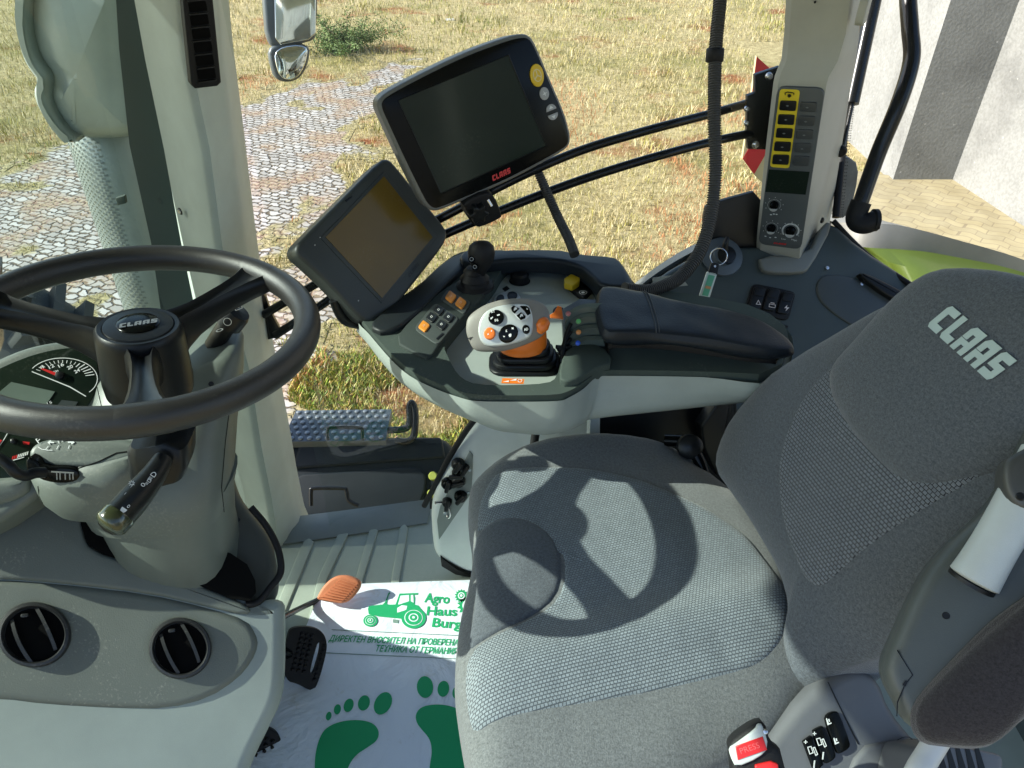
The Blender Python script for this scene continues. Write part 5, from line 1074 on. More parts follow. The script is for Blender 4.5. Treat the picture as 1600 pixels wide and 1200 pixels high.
# ================= ARMREST CONSOLE =================
YAW=15.0; ZD=.735
cs=thing('armrest_console','multifunction armrest console in pale and dark grey green plastic with drive lever','console',(.1,1.05,.6))
D_=Fz(ZD)
deck_near=[(560,492),(577,514),(610,552),(640,578),(680,598),(720,612),(745,617),(800,618),(870,617),(890,611),(912,598),(932,581),(960,578),(1100,580),(1215,586)]
deck_far=[(1240,520),(1190,480),(1100,462),(1000,450),(985,436),(972,412),(960,404),(905,400),(870,396),(800,392),(740,390),(715,395),(690,412),(650,450),(600,480)]
deck_out=deck_near+deck_far
tro=[(690,536),(715,505),(745,470),(768,448),(785,418),(800,408),(870,410),(905,414),(920,425),(930,445),(938,465),(905,480),(895,500),(890,525),(878,560),(870,590),(856,599),(800,602),(745,601),(722,592),(708,575)]
V,F=g_holed(D_,chk(D_.tr(deck_out),1),[chk(D_.tr(tro),1)],.02); dk=mesh_obj('deck',V,F,DECK,cs,ang=30)
tf=chk(D_.tr(tro),1); rs=[[D_.P(a,b,z) for a,b in inset(ccw(tf),i)] for z,i in ((-.002,-.002),(-.004,.0),(-.050,.003),(-.056,.008))]
V,F=rings(rs,False,True); mesh_obj('tray',V,F,DECK,cs,ang=35)
plt_=[(716,590),(768,535),(795,478),(812,440),(840,420),(900,424),(922,440),(930,458),(905,480),(895,500),(890,525),(878,560),(870,588),(856,596),(800,599),(745,598)]
plate('lever_platform',D_.off(-.028),chk(D_.off(-.028).tr(plt_),1),.03,DECK,cs,bev=.004)
plate('lever_gap_shade',D_.off(.008),chk(D_.off(.008).tr([(878,482),(905,466),(950,468),(952,548),(905,552),(882,556)]),1),.02,BLACK,cs,bev=.003)  # black plate above the deck, painting the shade between the spool levers
# trim edge line and pale shell
near_hi=[D_.hit(*p) for p in deck_near]
Dl=Fz(ZD-.075)
low=[(556,505),(575,530),(610,575),(650,608),(690,632),(720,648),(745,660),(775,672),(810,677),(850,679),(885,674),(912,662),(935,652),(1100,634),(1215,620)]
lows=[Dl.hit(*p) for p in low]
farp=[(x+.0,y) for x,y in [D_.hit(*p) for p in deck_far]]
cen=Vector((.12,1.1))
def ringz(near,z,bul=0,far_in=0): 
    r=[]
    for (a,b) in near: r.append(Vector((a,b,z)))
    for (a,b) in farp: r.append(Vector((a,b-far_in,z)))
    return r
mid=[( .45*a+.55*c,.45*b+.55*d-.012) for (a,b),(c,d) in zip(near_hi,lows)]
def shr(k,z):
    r=ringz(lows,z,0,.05); c=sum(r,Vector())/len(r); c.z=z; return [c+(p-c)*k for p in r]
def sm(r): return crom(r,4,True)
rs=[ringz([(a,b+.004) for a,b in near_hi],ZD-.0235),ringz([(a,b-.003) for a,b in near_hi],ZD-.0215+.012),ringz([(a,b-.005) for a,b in near_hi],ZD-.020),
    ringz([(a*.8+c*.2,b*.8+d*.2-.006) for (a,b),(c,d) in zip(near_hi,mid)],ZD-.035),ringz(mid,ZD-.055,0,.02),ringz([(a,b) for a,b in lows],ZD-.075,0,.04),shr(.93,ZD-.088),shr(.82,ZD-.092)]
V,F=rings([sm(r) for r in rs]); shl=mesh_obj('shell',V,F,LIGHT,cs,ang=50)
# dark top flank under the armrest and outer rim hood
Dh=Fz(ZD+.022)
hood=[(716,396),(740,384),(765,390),(870,388),(905,396),(960,400),(972,408),(990,438),(993,448),(940,446),(925,430),(905,414),(870,405),(800,404),(760,410),(725,412)]
plate('rear_hood',Dh,chk(Dh.tr(hood),1),.03,plastic('hood_blue_black',(.010,.015,.020),.42,spec=.3),cs,bev=.007,seg=4)
lf=[(598,486),(650,448),(690,410),(716,396),(740,392),(735,410),(700,440),(640,500),(600,520),(575,508)]
plate('front_hood',Dh.off(-.012),chk(Dh.off(-.012).tr(lf),1),.02,plastic('hood_dark',(.014,.018,.02),.45,spec=.3),cs,bev=.005)
# raised island carrying the keys
Di=D_.off(.006)
isl=[(615,532),(640,500),(690,452),(720,436),(760,440),(775,430),(752,466),(720,498),(690,532),(672,560),(650,552)]
plate('key_island',Di,chk(Di.tr(isl),1),.012,plastic('island_plastic',(.042,.052,.048),.6,spec=.15),cs,bev=.003)
Z6=lambda p:Zm(560,360,3.636,p)
Dk=Di.off(.0005)
kf=plate('key_frame',Dk,chk(Dk.tr(Z6([(435,412),(575,500),(450,655),(315,560)])),1),.002,plastic('key_frame_grey',(.055,.066,.062),.6),cs,bev=.0006,off=.0012)
kf2=plate('key_frame',Dk,chk(Dk.tr(Z6([(503,338),(640,408),(600,478),(465,395)])),1),.002,kf.data.materials[0],cs,bev=.0006,off=.0012)
def key(c,w,h,mat,par,sym=None,ang=0):
    q=Z6([(c[0]-w*.15,c[1]-h),(c[0]+w,c[1]-h*.15),(c[0]+w*.15,c[1]+h),(c[0]-w,c[1]+h*.15)])
    o=plate('key',Dk,chk(Dk.tr(q),1),.003,mat,par,bev=.0008,off=.004); m=MB(); cx,cy=Z6([c])[0]; s=Dk.tr([(cx-2,cy-.5),(cx+.5,cy-2.2),(cx+2,cy+.3),(cx-.5,cy+2)]); m.add(*g_holed(Dk,s,[inset(ccw(s),.0007)],.0003,.0045)); m.out('key_symbol',WPR if mat!=ORK else plastic('pale_orange',(.8,.5,.3),.5,bump=0),o,recalc=False); return o
BK=plastic('console_key_black',(.012,.014,.014),.4)
for c in ((525,385),(582,420)): key(c,34,36,ORK,kf2)
for c in ((456,462),(512,502),(416,502),(472,545)): key(c,34,32,BK,kf)
key((374,552),34,34,ORK,kf)
plate('slider',Dk,Dk.tr(Z6([(478,588),(486,594),(450,626),(442,620)])),.002,BLACK,kf,bev=0,off=.0025)
text_mb('claas' if 0 else 'drive',Dh,(701,431),(719,412),h=.005,off=.0008-.012).out('embossed_word',plastic('faint_white',(.25,.27,.27),.5,bump=0),cs,recalc=False) if 0 else None
# small black joystick
jb=at(742,452,1.33); FJy=Fr((jb.x,jb.y,ZD+.003),(1,0,0),(0,1,0)); jx,jy=FJy.hit(742,448)
bt=lathe('joystick',FJy,[(.036,0),(.034,.005),(.027,.009),(.025,.016),(.027,.018),(.022,.024),(.018,.030),(.020,.032),(.015,.038),(.012,.040)],BLKM,cs,n=32,cx=jx,cy=jy); bt['label']='small black joystick with round symbol buttons'
jt=FJy.P(jx+.002,jy+.004,.07)
Fg=Fr(jt,(.95,.1,.1),(-.1,.5,.8))
def blob(name,pts_r,mat,par,n=20,fl=1.0,view=None):
    """rounded solid swept through centres with elliptical sections"""
    c=[Vector(p[0]) for p in pts_r]; rs=[]
    for i,(p,ra,rb_,ax) in enumerate(pts_r):
        t=(c[min(i+1,len(c)-1)]-c[max(i-1,0)]).normalized(); a=(Vector(ax)-t*Vector(ax).dot(t)).normalized(); b=t.cross(a)
        rs.append([Vector(p)+a*ra*math.cos(2*PI*j/n)+b*rb_*math.sin(2*PI*j/n) for j in range(n)])
    V,F=rings(rs); return mesh_obj(name,V,F,mat,par,ang=60)
gc=at(750,402,1.335); b0=gc-Vector((0,0,.036))
hd=blob('grip',[(FJy.P(jx,jy,.03),.010,.010,(1,0,0)),(b0-Vector((0,0,.004)),.0095,.0095,(1,0,0)),(b0+Vector((0,.0,.010)),.012,.013,(1,0,0)),(b0+Vector((.001,-.003,.022)),.018,.017,(1,0,0)),(b0+Vector((.002,-.004,.036)),.0235,.020,(1,0,0)),(b0+Vector((.003,-.002,.048)),.0245,.021,(1,0,0)),(b0+Vector((.003,.002,.058)),.022,.019,(1,0,0)),(b0+Vector((.003,.004,.065)),.014,.013,(1,0,0)),(b0+Vector((.003,.005,.067)),.004,.004,(1,0,0))],BLKM,bt)
vw=(EYE-b0).normalized()
for u,v,r,nm in ((737,405,.0062,'button'),(742,417,.0058,'button'),(760,395,.0066,'button')):
    f=Fr(gc,Vector((1,0,0)),vw.cross(Vector((1,0,0)))); f=Fr(f.o+vw*.0205,f.x,f.y) if f.z.dot(vw)>0 else Fr(f.o+vw*.0205,f.x,-f.y)
    a,b=f.hit(u,v); o=lathe(nm,f,[(r,-.006),(r,.001),(r*.8,.0025),(0,.003)],GLOSS,bt,n=20,cx=a,cy=b)
    mesh_obj('button_symbol',*g_holed(f,ell(r*.6,r*.6,16,a,b),[ell(r*.42,r*.42,12,a,b)],.0003,.0034),plastic('joystick_mark%d'%u,(.2,.21,.21),.5,bump=0),bt)
mesh_obj('arrow_symbol',*g_plate(f,f.tr([(739,385),(743,381),(752,382),(757,386),(752,388),(742,388)]),.002,bev=0,off=.001),GB,bt)
# cup shaped knob and oval keys behind the drive lever
Dt=D_.off(-.029)
c=Dt.hit(812,443); kn=lathe('rotary_knob',Dt,[(.030,0),(.029,.004),(.018,.006),(.0175,.020),(.014,.024),(0,.025)],BLACK,cs,n=32,cx=c[0],cy=c[1])
plate('oval_key_ring',Dt,chk(Dt.tr([(770,475),(778,465),(800,460),(812,466),(815,480),(800,490),(775,488)]),2),.008,SILV,cs,bev=.002,off=.010)
for q in ([(774,476),(780,468),(788,470),(788,478),(780,482)],[(792,466),(802,463),(810,468),(805,476),(794,476)]): plate('oval_key',Dt,chk(Dt.tr(q),2),.004,BLACK,cs,bev=.001,off=.0125)
plate('tray_key',Dt,chk(Dt.tr([(784,455),(792,450),(797,455),(789,460)]),1),.004,BLACK,cs,bev=.001,off=.006)
# yellow PTO switch
y_=plate('switch_block',D_.off(-.02),chk(D_.off(-.02).tr([(880,445),(896,434),(926,455),(912,470)]),1),.01,BLACK,cs,bev=.002,off=.006)
plate('yellow_cap',D_.off(-.012),chk(D_.off(-.012).tr([(881,442),(893,434),(906,440),(905,446),(894,453),(882,450)]),1),.012,YEL,y_,bev=.002,off=.010)
f=D_.off(-.013); mb=MB(); cc=f.hit(911,457); mb.add(*g_plate(f,[(cc[0]+(.0042 if k%2 else .0028)*math.cos(PI*k/8),cc[1]+(.0042 if k%2 else .0028)*math.sin(PI*k/8)) for k in range(16)],.0003,bev=0,off=.0004)); mb.add(*g_holed(f,ell(.0075,.0075,20,*cc),[ell(.0066,.0066,20,*cc)],.0003,.0004)); mb.out('switch_symbol',WPR,y_)
# orange rocker triangle
f=Fr(at(872,490,1.24),(1,0,0),(0,.6,.8)); tri=f.tr([(858,493),(866,488),(871,478),(877,480),(880,499),(861,497)])
plate('trigger_recess',D_.off(-.024),chk(D_.off(-.024).tr([(862,484),(875,478),(888,490),(887,500),(866,499)]),2),.004,BLACK,cs,bev=.001,off=.002)
plate('orange_trigger',f,tri,.014,ORG,cs,bev=.001,off=.006)
# drive lever
FB0=D_.off(-.028)
def rrp(w,h,k): return rr(w*k,h*k,min(w,h)*k*.35,4)
bc=Vector(FB0.hit(820,572)); ang=R(-4); rs=[]
top=at(818,538,1.215)
for k,(s,sc) in enumerate(((0,.98),(.05,1.02),(.2,1.02),(.26,.97),(.27,.86),(.3,.90),(.45,.91),(.5,.86),(.51,.76),(.54,.80),(.68,.81),(.73,.77),(.74,.68),(.78,.71),(.92,.71),(1,.66))):
    cc=Vector((bc.x,bc.y,ZD-.028+.042*s)); cc.y+=.006*s
    rs.append([cc+Vector((a,b,0)) for a,b in rrp(.116,.072,sc)])
V,F=rings(rs); dl=mesh_obj('drive_lever',V,F,BLACK,cs,ang=42); dl['label']='chunky drive lever with silver key face over an orange collar'
hc_=at(792,512,1.165)    # head centre
nH=(EYE-hc_).normalized(); nH=(nH+Vector((-.05,-.1,.25))).normalized()
xa=at(850,487,1.165)-at(735,540,1.165); FH=Fr(hc_,xa,nH.cross(xa)); 
if FH.z.dot(nH)<0: FH=Fr(hc_,FH.x,-FH.y)
Z7=lambda p:Zm(700,440,7.06,p)
# orange collar between boot and head
ct=Vector((bc.x-.006,bc.y+.000,ZD+.008)); c2=ct+Vector((.002,.002,.028))
xv=Vector((1,0,0))
blob('collar',[(ct,.036,.028,xv),(ct+Vector((0,0,.003)),.040,.031,xv),(ct.lerp(c2,.5),.041,.030,xv),(c2,.038,.028,xv),(c2+Vector((-.004,0,.012)),.030,.024,xv)],ORG,dl)
hp=[(200,565),(198,480),(218,395),(282,332),(400,258),(520,216),(640,192),(800,182),(930,192),(1035,232),(1105,300),(1130,400),(1110,500),(1040,605),(910,672),(760,730),(600,768),(430,775),(330,768),(270,735),(230,650)]
ho=chk(FH.tr(Z7(hp)),2)
hb=Pad(FH,ho,.012,.03,p=2.4,n=80); rs=[];K=14
for k in range(K+1):
    q=.03+.97*math.sin(k/K*PI/2); rs.append([FH.P(hb.c[0]+math.cos(2*PI*i/80)*hb.r[i]*q,hb.c[1]+math.sin(2*PI*i/80)*hb.r[i]*q,hb.H(hb.c[0]+math.cos(2*PI*i/80)*hb.r[i]*q,hb.c[1]+math.sin(2*PI*i/80)*hb.r[i]*q)) for i in range(80)])
for k in range(1,9):
    s=k/8; q=1+.02*math.sin(s*PI)-.40*s*s; rs.append([FH.P(hb.c[0]+math.cos(2*PI*i/80)*hb.r[i]*q,hb.c[1]+math.sin(2*PI*i/80)*hb.r[i]*q,-.026*s) for i in range(80)])
V,F=rings(rs); hdm=mesh_obj('head',V,F,WARMG,dl,ang=70)
def on_head(name,pts,mat,t=.002,off=.003,sm_=2,bev=.0008,crown=0):
    q=chk(FH.tr(Z7(pts)),sm_) if sm_ else FH.tr(Z7(pts)); z=max(hb.H(a,b) for a,b in q)
    return hb.patch(name,q,mat,dl,off=off,n=64,seam=.0015,puff=crown)
on_head('face_plate',[(330,600),(330,520),(345,440),(390,360),(450,310),(560,270),(700,250),(820,248),(890,262),(925,320),(945,420),(950,520),(930,600),(890,640),(780,680),(640,715),(500,728),(430,728),(370,690)],SILV,off=.002)
def elz(cx,cy,a,b,ang=0): return [(cx+p,cy+q) for p,q in ell(a,b,28,ang=ang)]
for nm,q,mt,o in (('round_key',elz(535,408,92,90),GLOSS,.005),('round_key_orange',elz(465,585,68,72),ORG,.006),('large_key',elz(668,585,118,98,-35),GLOSS,.0055),('small_key',elz(862,540,48,55,-10),GLOSS,.005)):
    on_head(nm,q,mt,off=o,sm_=0,crown=.0012)
WB=plastic('white_surround',(.7,.72,.72),.4,bump=0)
on_head('key_surround',[(680,300),(720,262),(860,258),(905,280),(925,370),(870,440),(800,458),(740,400)],WB,off=.0028)
for q in ([(690,300),(725,270),(798,312),(738,378),(700,340)],[(785,280),(868,276),(905,300),(918,370),(880,398)],[(750,390),(806,345),(865,395),(858,425),(802,448)]): on_head('surround_key',q,GLOSS,off=.0045,sm_=1)
mbs=MB()
def onh(fn): pass
for s,x,y,w in (('RT',485,365,40),('F6',525,462,38),('AD',842,560,44)):
    a,b=FH.hit(*Z7([(x,y)])[0]); z=hb.H(a,b)+.0075; text_mb(s,FH.off(0),Z7([(x,y)])[0],Z7([(x+w,y-8)])[0],h=.0042,mb=mbs,off=z,bold=.02)
for q in ([(540,385),(560,378),(580,375),(582,390),(562,396),(545,400)],[(468,420),(505,400),(508,410),(490,432),(475,440)],[(640,548),(655,540),(648,565),(665,570),(640,578)],[(698,522),(730,520),(728,550),(720,540),(708,548)],[(612,600),(618,618),(636,612),(630,630),(612,628)],[(672,590),(700,582),(708,600),(700,630),(680,632),(668,610)],[(735,300),(760,298),(772,330),(760,325),(735,345),(722,340)],[(800,372),(828,370),(836,408),(815,400),(800,418),(790,412)],[(862,310),(880,315),(884,330),(868,330)],[(440,590),(455,580),(460,600),(440,610)],[(480,550),(496,548),(492,568),(478,572)]):
    gx_=sum(a for a,b in q)/len(q); gy_=sum(b for a,b in q)/len(q); q=[(gx_+(a-gx_)*.78,gy_+(b-gy_)*.78) for a,b in q]
    p=FH.tr(Z7(q)); z=max(hb.H(a,b) for a,b in p)+.0072; mbs.add(*g_plate(FH,p,.0003,bev=0,off=z))
mbs.out('key_symbols',WPR,dl,recalc=False)
blob('side_thumb_wheel',[(at(843,519,1.158),.005,.006,(0,0,1)),(at(847,511,1.154),.0095,.011,(0,0,1)),(at(850,503,1.156),.0085,.010,(0,0,1)),(at(851,498,1.16),.004,.005,(0,0,1))],ORG,dl)
plate('seam_line',FH,FH.tr(Z7([(215,628),(330,600),(332,606),(218,636)])),.002,BLACK,dl,bev=0,off=hb.H(*FH.hit(*Z7([(270,620)])[0]))+.0004)
# label in front of the lever
Dn=D_.off(.0006); lb=plate('orange_label',Dn,Dn.tr(Z6([(818,840),(943,845),(938,872),(812,868)])),.0008,ORG,cs,bev=0,off=.0004)
mb=MB()
for q in ([(822,862),(855,856),(855,864)],[(862,856),(898,846),(898,856)]): mb.add(*g_plate(Dn,Dn.tr(Z6(q)),.0003,bev=0,off=.0012))
o_=Dn.tr(Z6([(918+13*math.cos(t*PI/10),857+9*math.sin(t*PI/10)) for t in range(20)])); mb.add(*g_holed(Dn,o_,[inset(ccw(o_),.0008)],.0003,.0012)); mb.out('label_symbol',WPR,lb,recalc=False)
pk_=plate('park_key',D_,chk(D_.tr(Z6([(1055,610),(1100,612),(1098,642),(1052,638)])),1),.004,BLACK,cs,bev=.0008,off=-.018)
cc=D_.hit(*Z6([(1074,628)])[0]); mesh_obj('park_symbol',*g_holed(D_,ell(.0048,.004,18,*cc),[ell(.0032,.0026,14,*cc)],.0003,-.0172),WPR,pk_)
lathe('park_dot',D_.off(-.0176),[(.0014,0),(.0012,.0006)],WPR,pk_,n=12,cx=cc[0],cy=cc[1])
# spool levers
cols=[plastic('red_marker',(.35,.12,.12),.3),GRN,plastic('orange_marker',(.6,.25,.08),.3),BLUE]
for i,(v0,dotc) in enumerate(((484,(888,490)),(499,(904,502)),(517,(904,519)),(535,(903,536)))):
    pts=[(882-i*1.0,v0+26),(889,v0+10),(900,v0+1),(915,v0-4),(942,v0-5)]
    z0=.775; f=Fr((0,at(900,v0,1.22).y,z0),(1,0,0),(0,0,1))
    a=[at(u,v,1.2) for u,v in pts]; p=crom(a,6); rs=[]
    for q in p: rs.append([q+Vector((0,-.001,.0)),q+Vector((0,.006,.003)),q+Vector((.004,.012,-.008)),q+Vector((.012,.004,-.034)),q+Vector((.010,-.002,-.030))])
    V,F=rings(rs); lvv=mesh_obj('spool_lever',V,F,plastic('lever_teal%d'%i,(.085,.11,.10),.3),cs,ang=40)
    dq=at(*dotc,1.19); f=Fr(dq,(1,0,0),(0,.6,.8)); lathe('colour_marker',f,[(.0042,-.004),(.004,.001),(.002,.0022)],cols[i],lvv,n=16)
for i in range(4):
    a=at(884+i*1,512+i*16,1.215); 
    tube('lever_guard',[at(878-3*i,560-i*6,1.19),at(884,525+i*6,1.195),at(892,506+i*12,1.20)],.0035,BLACK,cs)
# grey block at the lever foot
plate('lever_block',D_.off(.0),chk(D_.tr([(880,560),(900,545),(940,548),(960,575),(930,583),(905,600),(885,606),(872,600)]),1),.02,DECK,cs,bev=.003,off=.012)
# armrest
ar_t=[(938,452),(945,447),(1000,456),(1075,474),(1150,487),(1187,500),(1222,521),(1241,540),(1236,546),(1187,545),(1112,532),(1025,521),(960,522),(946,520),(938,500),(934,475)]
zt=.795; Fa=Fr((.2,1.1,zt),(math.cos(R(YAW)),math.sin(R(YAW)),-.05),(-math.sin(R(YAW)),math.cos(R(YAW)),.02))
po=chk(Fa.tr(ar_t),2); pad=Pad(Fa,po,.005,.026,p=8,n=128); am=pad.build('armrest_pad',LEATH,cs)
q=Fa.tr([(1002,456),(1010,470),(1020,500),(1025,522),(1027,540),(1023,556)]); mb=MB(); pts=[Fa.P(a,b,pad.H(a,b)+.0006) for a,b in crom([Vector((*x,0)) for x in q[:4]],8) and [(v.x,v.y) for v in crom([Vector((*x,0)) for x in q[:4]],8)]]
mb.add(*g_tube(pts,.0009,n=6,smooth=False)); pts2=[p+Fa.x*.005 for p in pts]; mb.add(*g_tube(pts2,.0009,n=6,smooth=False)); mb.out('stitching',plastic('thread',(.05,.055,.06),.7),am)
plate('armrest_base',Fa.off(-.026),chk(inset(ccw(po),.016),0),.012,BLKM,cs,bev=.003)
# ================= SEAT =================
st_=thing('driver_seat','grey fabric driver seat with patterned cushion, backrest and branded head section','seat',(.3,.78,.2))
Cs=Fz(.50)
cush=[(733,770),(745,752),(775,728),(815,707),(860,696),(930,690),(1000,692),(1045,702),(1085,725),(1130,760),(1180,800),(1240,880),(1290,960),(1300,1040),(1262,1100),(1225,1140),(1185,1170),(1120,1205),(1040,1235),(930,1252),(810,1256),(760,1250),(740,1215),(728,1170),(718,1110),(712,1060),(714,1010),(721,960),(733,915),(741,870),(739,830),(733,800)]
def bol(a,b,q):
    d=b-.78; s=(a-.1)*.27; dd=d-s
    return .022*math.exp(-((abs(dd)-.215)/.05)**2)*min(1,max(0,(1-q)*8))
cp2=Pad(Cs,chk(Cs.tr(cush),1),.055,.13,p=5,n=200,extra=bol); cu_=cp2.build('cushion',VEL,st_)
Ct=Fz(.552)
Zs=lambda p:Zm(700,660,2.2217,p)
knit=[(165,155),(300,148),(490,155),(640,185),(760,230),(900,290),(1010,350),(1110,450),(1170,560),(1190,680),(1170,760),(1110,825),(1040,860),(860,910),(600,965),(350,1005),(170,1035),(72,1062),(48,1000),(38,920),(42,850),(60,790),(150,755),(300,690),(380,620),(405,530),(390,430),(330,360),(250,325),(150,320),(85,345),(85,290),(110,220)]
kp=chk(Ct.tr(Zs(knit)),1)
cc=Ct.hit(*Zs([(640,560)])[0])
kq=[cp2,kp]
cp2.patch('cushion_panel',kp,KNIT,st_,off=.003,uvrot=-15,n=260,c=cc,seam=.005)
fp_=[(82,350),(150,325),(250,328),(328,362),(386,432),(400,530),(376,616),(298,684),(150,748),(60,782),(76,700),(90,600),(92,500),(84,420)]
cp2.patch('front_pad',chk(Ct.tr(Zs(fp_)),1),VELD,st_,off=.003,n=140,seam=.006,puff=.004)
# piping seams on the near side bolster
mb=MB()
for px_ in ([(740,1175),(830,1182),(960,1165),(1080,1130),(1180,1085)],):
    q=[Ct.hit(*p) for p in px_]; mb.add(*g_tube([Ct.P(a,b,cp2.H(a,b)-.052+.0005) for a,b in [(v.x,v.y) for v in crom([Vector((*x,0)) for x in q],8)]],.0016,n=6,smooth=False))

plate('seat_pan',Cs.off(-.12),inset(ccw(chk(Cs.tr(cush),1)),.03),.06,BLKM,st_,bev=.01)
# backrest
rec=R(25); cy,sy_=math.cos(R(YAW)),math.sin(R(YAW))
nB=Vector((-cy*math.cos(rec),-sy_*math.cos(rec),math.sin(rec))); xB=Vector((sy_,-cy,0)); yB=nB.cross(xB)
p0=at(1240,950,1.03); FBk=Fr(p0,xB,yB)
if FBk.z.dot(nB)<0: FBk=Fr(p0,-xB,yB)
bk=[(1122,735),(1124,700),(1150,650),(1200,592),(1250,556),(1320,515),(1400,470),(1500,440),(1620,450),(1750,520),(1800,640),(1760,760),(1640,860),(1520,960),(1440,1010),(1360,1032),(1300,1056),(1252,1100),(1240,1085),(1234,1045),(1243,1005),(1245,960),(1228,900),(1190,830),(1150,772)]
bp_=Pad(FBk,chk(FBk.tr(bk),1),.05,.12,p=4,n=200); bkm=bp_.build('backrest',VELD,st_,uvrot=0)
Fbt=FBk.off(.045)
rk=[(1310,560),(1296,567),(1258,612),(1233,667),(1219,725),(1219,775),(1225,825),(1242,871),(1256,900),(1268,915),(1280,922),(1294,915),(1367,850),(1454,794),(1530,750),(1600,700),(1500,640),(1400,580)]
bp_.patch('backrest_panel',chk(Fbt.tr(rk),1),RIB,st_,off=.002,n=200,seam=.004)
# headrest section
Fh=FBk.off(.04)
hd_=[(1490,417),(1440,430),(1390,472),(1335,535),(1303,568),(1295,595),(1305,632),(1345,695),(1395,748),(1440,767),(1500,760),(1570,736),(1660,700),(1740,640),(1740,540),(1680,460),(1580,425)]
hp_=Pad(Fh,chk(Fh.tr(hd_),1),.030,.10,p=4,n=160); hm=hp_.build('headrest',VELD,st_)
FL1=Fh.off(.0305)
pL=FL1.hit(1448,508); 
lm=logo_mb(FL1,(1448,508),(1546,597),.0335,shear=.25,off=.0008,t=.0008)
lm.V=[v for v in lm.V]; lm.out('logo',GRPR,hm)
# side plastics
Fsd=Fr(at(1330,1120,.93),(.9,.35,.1),(-.3,.75,.55))
sdp=[(1240,1112),(1252,1098),(1300,1058),(1345,1040),(1378,1062),(1395,1110),(1440,1165),(1500,1195),(1520,1300),(1180,1300),(1175,1200),(1210,1150)]
sp2=plate('side_cover',Fsd,chk(Fsd.tr(sdp),1),.10,SIDEP,st_,bev=.014,seg=5)
Z8=lambda p:Zm(1100,850,3.2,p)
f=Fsd.off(.0008)
for k,q in enumerate(([(598,880),(610,848),(650,832),(668,845),(722,990),(718,1020),(670,1048),(655,1040)],[(534,935),(560,918),(592,905),(650,1045),(648,1070),(605,1098),(590,1085)],[(490,985),(530,955),(590,1100),(560,1130),(540,1120)])):
    o=plate('rocker_switch',f,chk(f.tr(Z8(q)),1),.006,GLOSS,sp2,bev=.0015,off=.005); m=MB(); g=f.off(.0054)
    if k: 
        x,y=(552,948) if k==1 else (508,990)
        for w1,h1 in ((9,2),(2,9)): m.add(*g_plate(g,g.tr(Z8([(x-w1,y-h1),(x+w1,y-h1),(x+w1,y+h1),(x-w1,y+h1)])),.0003,bev=0,off=.0003))
        for q2 in ([(x+8,y+25),(x+28,y+20),(x+40,y+55),(x+20,y+62)],[(x+34,y+28),(x+46,y+24),(x+62,y+62),(x+50,y+70)],[(x+42,y+92),(x+48,y+92),(x+44,y+130),(x+38,y+128)]):
            a=g.tr(Z8(q2)); m.add(*g_holed(g,a,[inset(ccw(a),.0009)],.0003,.0003))
    else:
        for x,y in ((618,888),(655,985)):
            m.add(*g_plate(g,g.tr(Z8([(x-8,y-14),(x-4,y-16),(x+6,y+8),(x+18,y+4),(x+20,y+9),(x,y+18)])),.0003,bev=0,off=.0003)); m.add(*g_plate(g,g.tr(Z8([(x+2,y-12),(x+8,y-14),(x+12,y),(x+7,y+1)])),.0003,bev=0,off=.0003))
    m.out('switch_symbol',WPR,o,recalc=False)
plate('side_seam',f,f.tr(Z8([(618,690),(622,690),(700,850),(775,1000),(770,1002),(696,852)])),.001,BLACK,sp2,bev=0,off=.0003)
Fs2=Fsd.off(-.004); plate('lower_cover',Fs2,chk(Fs2.tr(Z8([(760,1010),(900,985),(1060,965),(1100,1010),(1050,1200),(700,1300),(660,1250)])),1),.08,SIDEP,st_,bev=.006,off=.010)
Fgv=Fr(at(1470,1190,.86),(.9,.35,.1),(-.3,.75,.55)); gv=plate('grille',Fgv,chk(Fgv.tr([(1430,1168),(1500,1165),(1570,1180),(1560,1290),(1400,1290)]),1),.06,SIDEP,st_,bev=.004)
for k in range(6):
    u=1448+k*15; plate('grille_slot',Fgv.off(.0008),chk(Fgv.off(.0008).tr([(u,1168),(u+6,1168),(u+16,1200),(u-6,1240),(u-14,1238),(u+6,1200)]),1),.001,BLACK,gv,bev=0,off=.0003)
ovl=Fs2.off(.0105); c=ovl.hit(*Z8([(985,1018)])[0]); mesh_obj('oval_cap',*g_holed(ovl,ell(.019,.0095,28,*c,8),[ell(.0182,.0088,28,*c,8)],.0006,.0006),BLACK,sp2)
# recliner lever, its white colour painting in a sun-lit strip
tube('recline_lever',[at(1475,1140,.80),at(1450,1180,.79),at(1430,1215,.78),at(1420,1260,.78)],.0125,plastic('lever_sunlit_white',(.62,.63,.62),.4),st_)
# raised left armrest
Fr_=Fr.N(at(1500,940,.72),(-.36,-.56,.75),(1,-.5,0))
lr=thing('left_armrest','raised left seat armrest, dark with a pale adjuster handle on its end','armrest',Fr_.o)
arm=[(1600,690),(1620,620),(1700,560),(1800,600),(1800,1000),(1640,1010),(1560,1080),(1500,1150),(1440,1148),(1412,1130),(1402,1105),(1382,1070),(1378,1040),(1392,1005),(1440,900),(1480,850),(1560,780)]
plate('arm_shell',Fr_,chk(Fr_.tr(arm),2),.05,plastic('arm_dark_plastic',(.065,.075,.073),.4),lr,bev=.016,seg=6)
tube('pale_handle',[Fr_.P(*Fr_.hit(1517,910),.008),Fr_.P(*Fr_.hit(1530,888),.010),Fr_.P(*Fr_.hit(1558,840),.012),Fr_.P(*Fr_.hit(1592,782),.012),Fr_.P(*Fr_.hit(1630,716),.012)],.024,PALE,lr,n=28,k=30,rf=lambda t,i:(.0218+.001*math.cos(t*PI*2))*min(1,(.35+t*9)**.5))
tube('handle_ring',[Fr_.P(*Fr_.hit(1516,912),.002),Fr_.P(*Fr_.hit(1519,907),.003)],.0215,BLACK,lr,n=28)
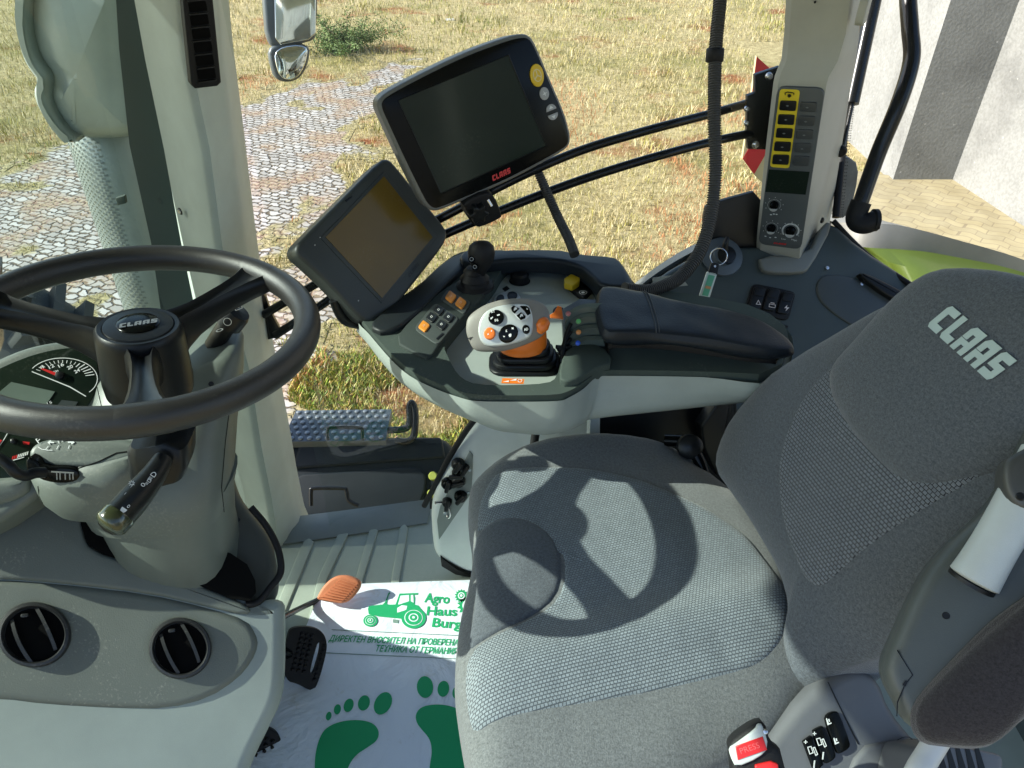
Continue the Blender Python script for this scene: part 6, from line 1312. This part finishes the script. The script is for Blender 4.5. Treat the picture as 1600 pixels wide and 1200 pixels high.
plate('handle_cap',Fr_.off(.036),chk(Fr_.off(.036).tr([(1566,745),(1570,718),(1590,706),(1640,680),(1680,800),(1612,800),(1590,795),(1572,775)]),2),.036,plastic('cap_dark',(.05,.052,.05),.4),lr,bev=.008)
lathe('cap_screw',Fr_.off(.0362),[(.004,0),(.003,.001)],BLACK,lr,n=12,cx=Fr_.off(.0362).hit(1594,776)[0],cy=Fr_.off(.0362).hit(1594,776)[1])
lathe('arm_screw',Fr_,[(.0035,0),(.003,.001)],BLACK,lr,n=12,cx=Fr_.hit(1478,962)[0],cy=Fr_.hit(1478,962)[1])
plate('hinge_slot',Fr_,chk(Fr_.tr(Z8([(990,705),(1005,682),(1020,684),(1008,712)])),0),.002,BLACK,lr,bev=0,off=.0012)
plate('hinge_line',Fr_,Fr_.tr(Z8([(962,530),(1040,655),(1000,705),(965,790),(962,860),(966,862),(970,792),(1005,708),(1046,655),(966,528)])),.002,BLACK,lr,bev=0,off=.0006)
Fap=Fr_.off(.012); pq_=[(1640,905),(1620,930),(1560,975),(1500,1030),(1452,1078),(1432,1105),(1430,1135),(1445,1160),(1475,1164),(1530,1168),(1560,1160),(1610,1110),(1800,1000),(1800,850)]
ap=Pad(Fap,chk(Fap.tr(pq_),2),.022,.03,p=3,n=120,c=Fap.hit(1620,1030)); ap.build('arm_pad',VELW,lr)
# belt buckle
Fbb=Fr(at(1180,1170,.80),(.95,-.12,.12),(.1,.75,.6)); bb=thing('belt_buckle','black and white seat belt buckle with a red PRESS button','buckle',Fbb.o)
plate('buckle_body',Fbb,chk(Fbb.tr([(1138,1165),(1150,1150),(1180,1130),(1196,1128),(1204,1160),(1225,1175),(1240,1300),(1150,1300),(1142,1180)]),1),.03,BLKM,bb,bev=.006)
plate('buckle_frame',Fbb.off(.004),chk(Fbb.off(.004).tr([(1139,1170),(1150,1162),(1180,1140),(1184,1132),(1192,1132),(1202,1168),(1186,1185),(1150,1200),(1142,1184)]),1),.008,PALE,bb,bev=.002)
rb_=plate('press_button',Fbb.off(.0055),chk(Fbb.off(.0055).tr([(1149,1166),(1192,1151),(1199,1172),(1153,1188)]),0),.006,RED,bb,bev=.001)
text_mb('PRESS',Fbb.off(.0057),(1158,1178),(1188,1168),h=.006,off=.0003).out('button_word',plastic('emboss_red',(.75,.12,.12),.4,bump=0),rb_,recalc=False)
plate('lower_button',Fbb.off(.005),chk(Fbb.off(.005).tr([(1180,1196),(1205,1190),(1216,1194),(1222,1300),(1185,1300)]),1),.006,RED,bb,bev=.001)
lathe('frame_screw',Fbb.off(.0045),[(.003,0),(.0025,.0015),(.001,.002)],STEEL,bb,n=12,cx=Fbb.off(.0045).hit(1196,1143)[0],cy=Fbb.off(.0045).hit(1196,1143)[1])
